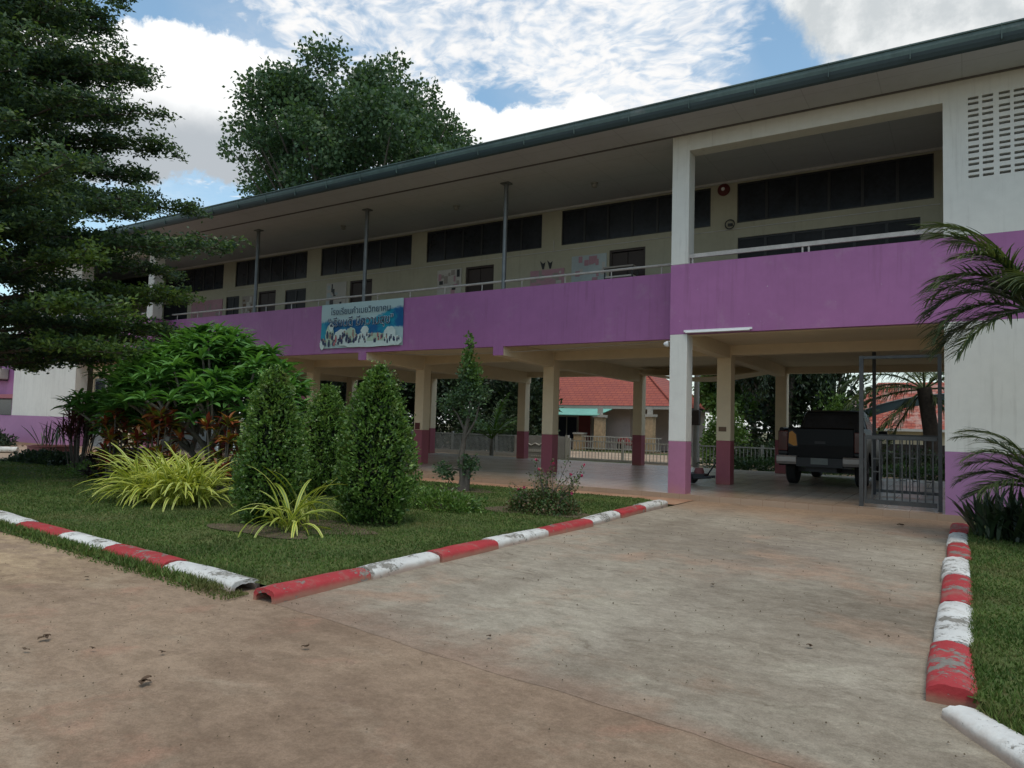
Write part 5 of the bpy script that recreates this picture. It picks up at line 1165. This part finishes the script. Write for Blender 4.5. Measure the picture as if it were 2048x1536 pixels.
palm('coconut_palm', (-1.25, 30.0, 3.1), [(R(a), e, 3.0, d_) for a, e, d_ in ((175, .9, 1.5), (195, .6, 1.5), (160, .3, 1.2), (205, .15, 1.1), (130, 1.0, 1.3), (90, .8, 1.3), (40, .9, 1.4), (0, .6, 1.4), (-40, .7, 1.4), (-90, .8, 1.5), (185, -.1, .8), (10, .1, 1.0), (200, -.7, .6), (160, -.9, .4), (20, -.8, .5), (-30, -.6, .7))],
     'mature palm with rough dark trunk seen behind the gates', [(-1.0, 30.0, -.05), (-1.05, 30.0, 1.6), (-1.25, 30.0, 3.15)], 'leaf_palm', .75, .05, 52, .04, trad=(.27, .24), tmat='bark_dark')
# weeping drooping-leaf tree behind the pickup
def weeping():
    t_ = thing('weeping_tree', 'tree with hanging strings of leaves under the far beam above the pickup', 'tree', (-4.9, 33, 0), FAR); r_ = random.Random(8); Ps = []; segs = [([(-6.6, 33, -.05), (-6.5, 33, 2.5), (-6.3, 33, 5.5)], [.16, .12, .08])]
    for k in range(120):
        x = -6.6 + r_.gauss(0, .95) ; y = 33 + r_.gauss(0, .9); z = 6.4 - .25 * abs(x + 6.3) + r_.uniform(-.8, .4); L_ = r_.uniform(1.3, 3.1)
        if k % 3 == 0: segs.append(([(-6.4, 33, 4.2), (x * .5 - 3.2, y, z + .3), (x, y, z)], [.05, .03, .01]))
        for i in range(int(L_ * 26)): Ps.append((x + r_.gauss(0, .10), y + r_.gauss(0, .10), z - L_ * r_.random()))
    n = len(Ps); D = rand_dirs(n) * .5; D[:, 2] -= .7; V, F = leaf_quads(np.array(Ps), unit(D), rng.uniform(.14, .26, n), .07, curl=.05); npmesh('crown', V, [F], 'leaf_dark', t_); trunk_mesh('trunk', segs, 'bark', t_, 7)
weeping()

# ================================================================ BOUNDARY FENCE, SIGN WALL, POLE
def bars_fence(name, x0, x1, y, z0, z1, lab, m='fence_grey', pitch=.16, wallz=None, posts=()):
    t_ = thing(name, lab, 'fence', ((x0 + x1) / 2, y, 0), 'boundary fence')
    mb = MB(); mb.box(x0, x1, y - .02, y + .02, z1 - .05, z1); mb.box(x0, x1, y - .02, y + .02, z0, z0 + .05); x = x0 + pitch / 2
    while x < x1: mb.box(x - .012, x + .012, y - .012, y + .012, z0 + .05, z1 - .05); x += pitch
    mb.build('bars', m, t_)
    for x in posts: MB().box(x - .045, x + .045, y - .045, y + .045, -.05, z1 + .08).build('fence_post', m, t_)
    if wallz is not None: MB().box(x0, x1, y - .06, y + .06, -.05, wallz).build('base_wall', 'concrete_grey', t_)
bars_fence('fence', -30, -17.0, 27.0, .10, .92, 'grey metal sheet and bar fence left of the sign wall', 'fence_grey', .07, .12, (-29, -26, -23, -20.5, -18))
bars_fence('fence', -14.3, -9.0, 27.0, .02, .80, 'thin pale bar fence in front of the red tiled house', 'house_white', .15, .05, (-14.25, -11.8, -9.3))
bars_fence('fence', -9.0, -4.8, 27.1, -.02, .80, 'dull grey bar fence and gate by the utility pole', 'fence_grey', .14, None, (-8.9, -7.8, -6.3, -5))
bars_fence('fence', -4.8, 2.0, 27.1, -.02, .80, 'dark bar fence behind the pickup', 'gate_paint', .14, None, (-4.7, -2.5, -.2, 1.9))
sw = thing('sign_wall', 'grey concrete sign wall with faded white drawing by the fence', 'wall', (-15.7, 27, 0))
MB().box(-17.0, -14.45, 26.95, 27.15, -.05, .93).build('wall', 'concrete_grey', sw)
mb = MB(); mb.box(-14.42, -14.30, 26.93, 27.1, -.05, 1.0); mb.build('post', 'house_white', sw)
mb = MB()
mb.tube([(-16.35, 26.94, .62), (-16.1, 26.94, .50), (-15.9, 26.94, .60), (-15.7, 26.94, .52), (-15.55, 26.94, .62)], .03, 6)
for k in range(8): mb.box(-16.3 + k * .10, -16.23 + k * .10, 26.935, 26.95, .22, .33)
for k in range(5): mb.box(-16.1 + k * .11, -16.03 + k * .11, 26.935, 26.95, .02, .07)
mb.build('painted_marks', 'paper_pale', sw)
up_ = thing('utility_pole', 'dark slim utility pole with a box behind the corner column', 'pole', (-8.2, 25.3, 0))
mb = MB(); mb.tube([(-8.2, 25.3, -.05), (-8.2, 25.3, 7.5)], [.11, .08], 10); mb.build('shaft', 'concrete_grey', up_, smooth=True)
mb = MB(); mb.box(-8.38, -8.04, 25.1, 25.32, 1.55, 2.1); mb.build('box', 'door_dark', up_, bevel=.03)

# ================================================================ HOUSES BEHIND
Hs = thing('red_roof_house', 'single storey pink house with bright red hipped tile roof and porch', 'house', (-18, 42, 0))
x0, x1, y0, y1, ze, zr = -27.5, -14.2, 40.0, 49.0, 2.72, 5.0
MB().box(x0 + .7, x1 - 3.2, y0 + .9, y1 - .8, 0, ze).build('wall', 'house_wall', Hs)
MB().box(x1 - 3.2, x1 - .8, y0 + 2.6, y1 - .8, 0, ze).build('wall', 'house_wall', Hs)
mb = MB(); mb.add([(x0, y0 - .2, ze), (x1, y0 - .2, ze), (x1, y1, ze), (x0, y1, ze), (x0 + 4.2, 44.5, zr + .9), (x1 - 4.4, 44.5, zr + .9)], [(0, 1, 5, 4), (1, 2, 5), (2, 3, 4, 5), (3, 0, 4)]); mb.build('roof', 'red_tile', Hs)
mb = MB(); mb.box(x0, x1, y0 - .18, y0 - .13, ze - .20, ze - .01); mb.box(x1 - .05, x1, y0 - .13, y1, ze - .20, ze - .01); mb.box(x0, x1, y0 - .12, y1, ze - .10, ze - .02); mb.build('fascia', 'house_white', Hs)
mb = MB(); mb.tube([(x1, y0 - .2, ze + .03), (x1 - 4.4, 44.5, zr + .95)], .09, 6); mb.tube([(x0 + 4.2, 44.5, zr + .95), (x1 - 4.4, 44.5, zr + .95)], .1, 6); mb.build('ridge', 'red_tile', Hs)
def hwin(x, z0, z1, w_):
    f = wall_grid(MB(), 'x', y0 + .84, y0 + .90, x, x + w_, z0, z1, [(x + .06, x + w_ / 2 - .03, z0 + .06, z1 - .06), (x + w_ / 2 + .03, x + w_ - .06, z0 + .06, z1 - .06)]).build('window', 'house_white', Hs)
    MB().box(x + .02, x + w_ - .02, y0 + .87, y0 + .88, z0 + .02, z1 - .02).build('pane', 'window_blue', f)
hwin(-22.6, .55, 2.05, 1.6); hwin(-19.95, .35, 2.05, 1.0); hwin(-25.4, .55, 2.05, 1.6)
MB().box(-20.9, -20.1, y0 + .83, y0 + .89, .1, 2.1).build('painted_panel', 'house_red', Hs)
for x, zt in ((-18.5, 2.12), (-15.35, 2.2)):
    p = MB().box(x - .25, x + .30, 38.6, 39.1, .05, zt - .15).build('porch_pillar', 'house_brick', Hs)
    MB().box(x - .32, x + .37, 38.53, 39.17, zt - .15, zt).build('capital', 'house_white', p); MB().box(x - .1, x + .15, 38.75, 39.0, zt, ze - .1).build('pillar_top', 'house_white', p)
p = MB().box(-20.05, -19.45, 38.5, 39.0, 0, .92).build('gate_pillar', 'house_brick', Hs); MB().box(-20.1, -19.4, 38.45, 39.05, .92, 1.02).build('capital', 'house_white', p)
aw = thing('awning', 'pale green sloping awning under the eave of the red roofed house', 'awning', (-20, 39.3, 2.3))
mb = MB(); mb.add([(-22.9, 39.75, 2.52), (-18.1, 39.75, 2.52), (-18.5, 38.5, 2.10), (-22.9, 38.5, 2.10), (-22.9, 39.75, 2.48), (-18.1, 39.75, 2.48), (-18.5, 38.5, 2.06), (-22.9, 38.5, 2.06)], [(0, 3, 2, 1), (4, 5, 6, 7), (3, 7, 6, 2), (2, 6, 5, 1), (0, 4, 7, 3)]); mb.build('canopy', 'awning_green', aw)
mb = MB(); mb.tube([(-18.6, 38.55, 2.08), (-18.9, 39.8, 1.7)], .03, 6); mb.build('bracket', 'house_white', aw)
bars_fence('porch_railing', -19.4, -14.4, 38.3, .1, .85, 'white porch railing in front of the red roofed house', 'house_white', .17)
pc = thing('motorcycle', 'dark red parked scooter shape behind the porch railing', 'scooter', (-16.9, 39.6, 0))
mb = MB(); mb.loft([[(-17.6, 39.5, .4), (-17.6, 39.8, .4), (-17.6, 39.8, .7), (-17.6, 39.5, .7)], [(-17.1, 39.45, .35), (-17.1, 39.85, .35), (-17.1, 39.85, .85), (-17.1, 39.45, .85)], [(-16.8, 39.5, .3), (-16.8, 39.8, .3), (-16.8, 39.8, .5), (-16.8, 39.5, .5)], [(-16.4, 39.5, .4), (-16.4, 39.8, .4), (-16.35, 39.8, 1.05), (-16.35, 39.5, 1.05)]]); mb.build('body', 'house_red', pc, bevel=.04)
for x in (-17.45, -16.3): mb = MB(); mb.lathe([(.1, -.05), (.26, -.05), (.28, 0), (.26, .05), (.1, .05)], (x, 39.65, .28), 18, 'y'); mb.build('wheel', 'rubber', pc, smooth=True)
mb = MB(); mb.tube([(-16.45, 39.35, 1.05), (-16.40, 39.65, 1.08), (-16.45, 39.95, 1.05)], .02, 6); mb.build('handlebar', 'black_metal', pc)

Rh = thing('old_roof_house', 'old house with weathered patchy red roof and cream wall behind the gates', 'house', (-2.5, 49, 0))
mb = MB(); mb.add([(-6.6, 45, 1.75), (3.5, 45, 1.75), (3.5, 49, 4.6), (-4.5, 49, 4.6), (3.5, 53, 1.75), (-6.6, 53, 1.75)], [(0, 1, 2, 3), (3, 2, 4, 5), (0, 3, 5)]); mb.build('roof', 'old_red_tile', Rh)
mb = MB(); mb.box(-5.6, 3, 45.6, 52, 0, 1.74); mb.build('wall', 'cream_wall', Rh)
mb = MB(); mb.box(-6.6, 3.5, 44.96, 44.99, 1.62, 1.76); mb.build('fascia', 'paper_pale', Rh)
mb = MB(); mb.box(-5.4, 2.8, 45.56, 45.59, 0, .9); mb.build('lower_band', 'door_dark', Rh)
mb = MB(); mb.box(-6.9, -5.2, 46, 50, 0, 3.35); mb.build('side_wall', 'house_wall', Rh)
cp = thing('carport_roof', 'dark curved sheet metal carport roof beside the palm', 'carport', (-2.5, 38, 0))
mb = MB(); secs = []
for i in range(11):
    u = i / 10; x = -4.4 + 5.0 * u; z = 2.2 + 1.15 * math.sin(PI * .5 * u ** .7); secs.append([(x, 37, z), (x, 40, z + .2), (x, 40, z + .15), (x, 37.05, z - .42), (x, 37, z - .42)])
mb.loft(secs); mb.build('sheet', 'gutter_dark', cp)
mb = MB(); mb.tube([(q_[0][0], 36.98, q_[0][2] + .01) for q_ in secs], .025, 6); mb.build('edge_trim', 'fence_grey', cp)
for x in (-4.2, .4): mb = MB(); mb.tube([(x, 37.5, -.05), (x, 37.5, 2.25)], .05, 8); mb.build('post', 'fence_grey', cp)
Sh = thing('shed', 'open shed with low red roof and pink fascia beyond the slab at left', 'shed', (-37.5, 31, 0))
mb = MB(); mb.add([(-41.5, 30, 2.28), (-33.2, 30, 2.50), (-33.2, 33.5, 3.2), (-41.5, 33.5, 2.9), (-41.5, 30, 2.22), (-33.2, 30, 2.44), (-33.2, 33.5, 3.14), (-41.5, 33.5, 2.84)], [(0, 1, 2, 3), (7, 6, 5, 4), (0, 4, 5, 1), (1, 5, 6, 2), (3, 2, 6, 7), (0, 3, 7, 4)]); mb.build('roof', 'house_red', Sh)
mb = MB(); mb.box(-40.0, -33.2, 29.93, 29.98, 2.10, 2.44); mb.build('fascia', 'paper_pink', Sh)
for x in (-41, -37.5, -33.6): mb = MB(); mb.box(x, x + .14, 30.1, 30.24, -.05, 2.3); mb.build('post', 'wood_brown', Sh)
mb = MB(); mb.box(-41, -33.5, 33.2, 33.3, -.05, 2.6); mb.build('back_wall', 'door_dark', Sh)
tb = thing('storage_rack', 'teal metal rack with shelves inside the open shed', 'rack', (-39.5, 31, 0))
mb = MB(); mb.box(-41, -38, 30.6, 31.2, 1.42, 1.50); mb.box(-41, -38, 30.6, 31.2, .9, .98); mb.build('shelf_board', 'house_white', tb); mb = MB(); mb.box(-40.95, -38.05, 30.7, 31.2, .985, 1.415); mb.box(-40.95, -38.05, 30.7, 31.2, 0, .895); mb.build('panel', 'teal', tb)

# neighbouring annex at the far left
An = thing('annex_building', 'purple annex building with dark window at the far left edge', 'building', (-40, 17, 0))
mb = MB(); wall_grid(mb, 'x', 15.5, 15.65, -52, -35.5, 1.12, 4.2, [(-42.5, -37.7, 1.16, 1.95)], 0); mb.box(-52, -35.5, 15.5, 15.65, 0, 1.12, 1); mb.box(-35.65, -35.5, 15.65, 24, 0, 4.2, 0); mb.box(-52, -35.5, 15.66, 23.9, 4.1, 4.2, 0); mb.build('wall', ['purple', 'violet_dado'], An)
f = wall_grid(MB(), 'x', 15.53, 15.6, -42.5, -37.7, 1.16, 1.95, [(-42.4, -40.15, 1.2, 1.9), (-40.05, -37.8, 1.2, 1.9)]).build('window', 'frame_dark', An); MB().box(-42.45, -37.75, 15.56, 15.57, 1.18, 1.93).build('pane', 'glass_dark', f)
mb = MB(); mb.box(-52, -35.3, 15.2, 15.48, 1.96, 2.14); mb.build('ledge', 'maroon', An)
mb = MB(); mb.box(-52.5, -35.0, 15.0, 24.2, 4.2, 4.35); mb.build('roof', 'roof_tile', An)
ac = thing('outdoor_unit', 'white outdoor fan unit hung on the purple annex wall', 'air conditioner', (-38.8, 15.3, 2.6))
MB().box(-39.7, -38.15, 15.1, 15.48, 2.85, 3.35).build('casing', 'house_white', ac, bevel=.03); mb = MB(); mb.lathe([(.17, -.02), (.17, .0)], (-38.6, 15.09, 3.1), 20, 'y'); mb.build('fan_grille', 'frame_dark', ac); mb = MB(); mb.lathe([(.17, -.02), (.17, .0)], (-39.2, 15.09, 3.1), 20, 'y'); mb.build('fan_grille', 'frame_dark', ac)
for p in (-39.6, -38.3): MB().box(p, p + .05, 15.12, 15.48, 2.78, 2.84).build('bracket', 'frame_dark', ac)
print('done')
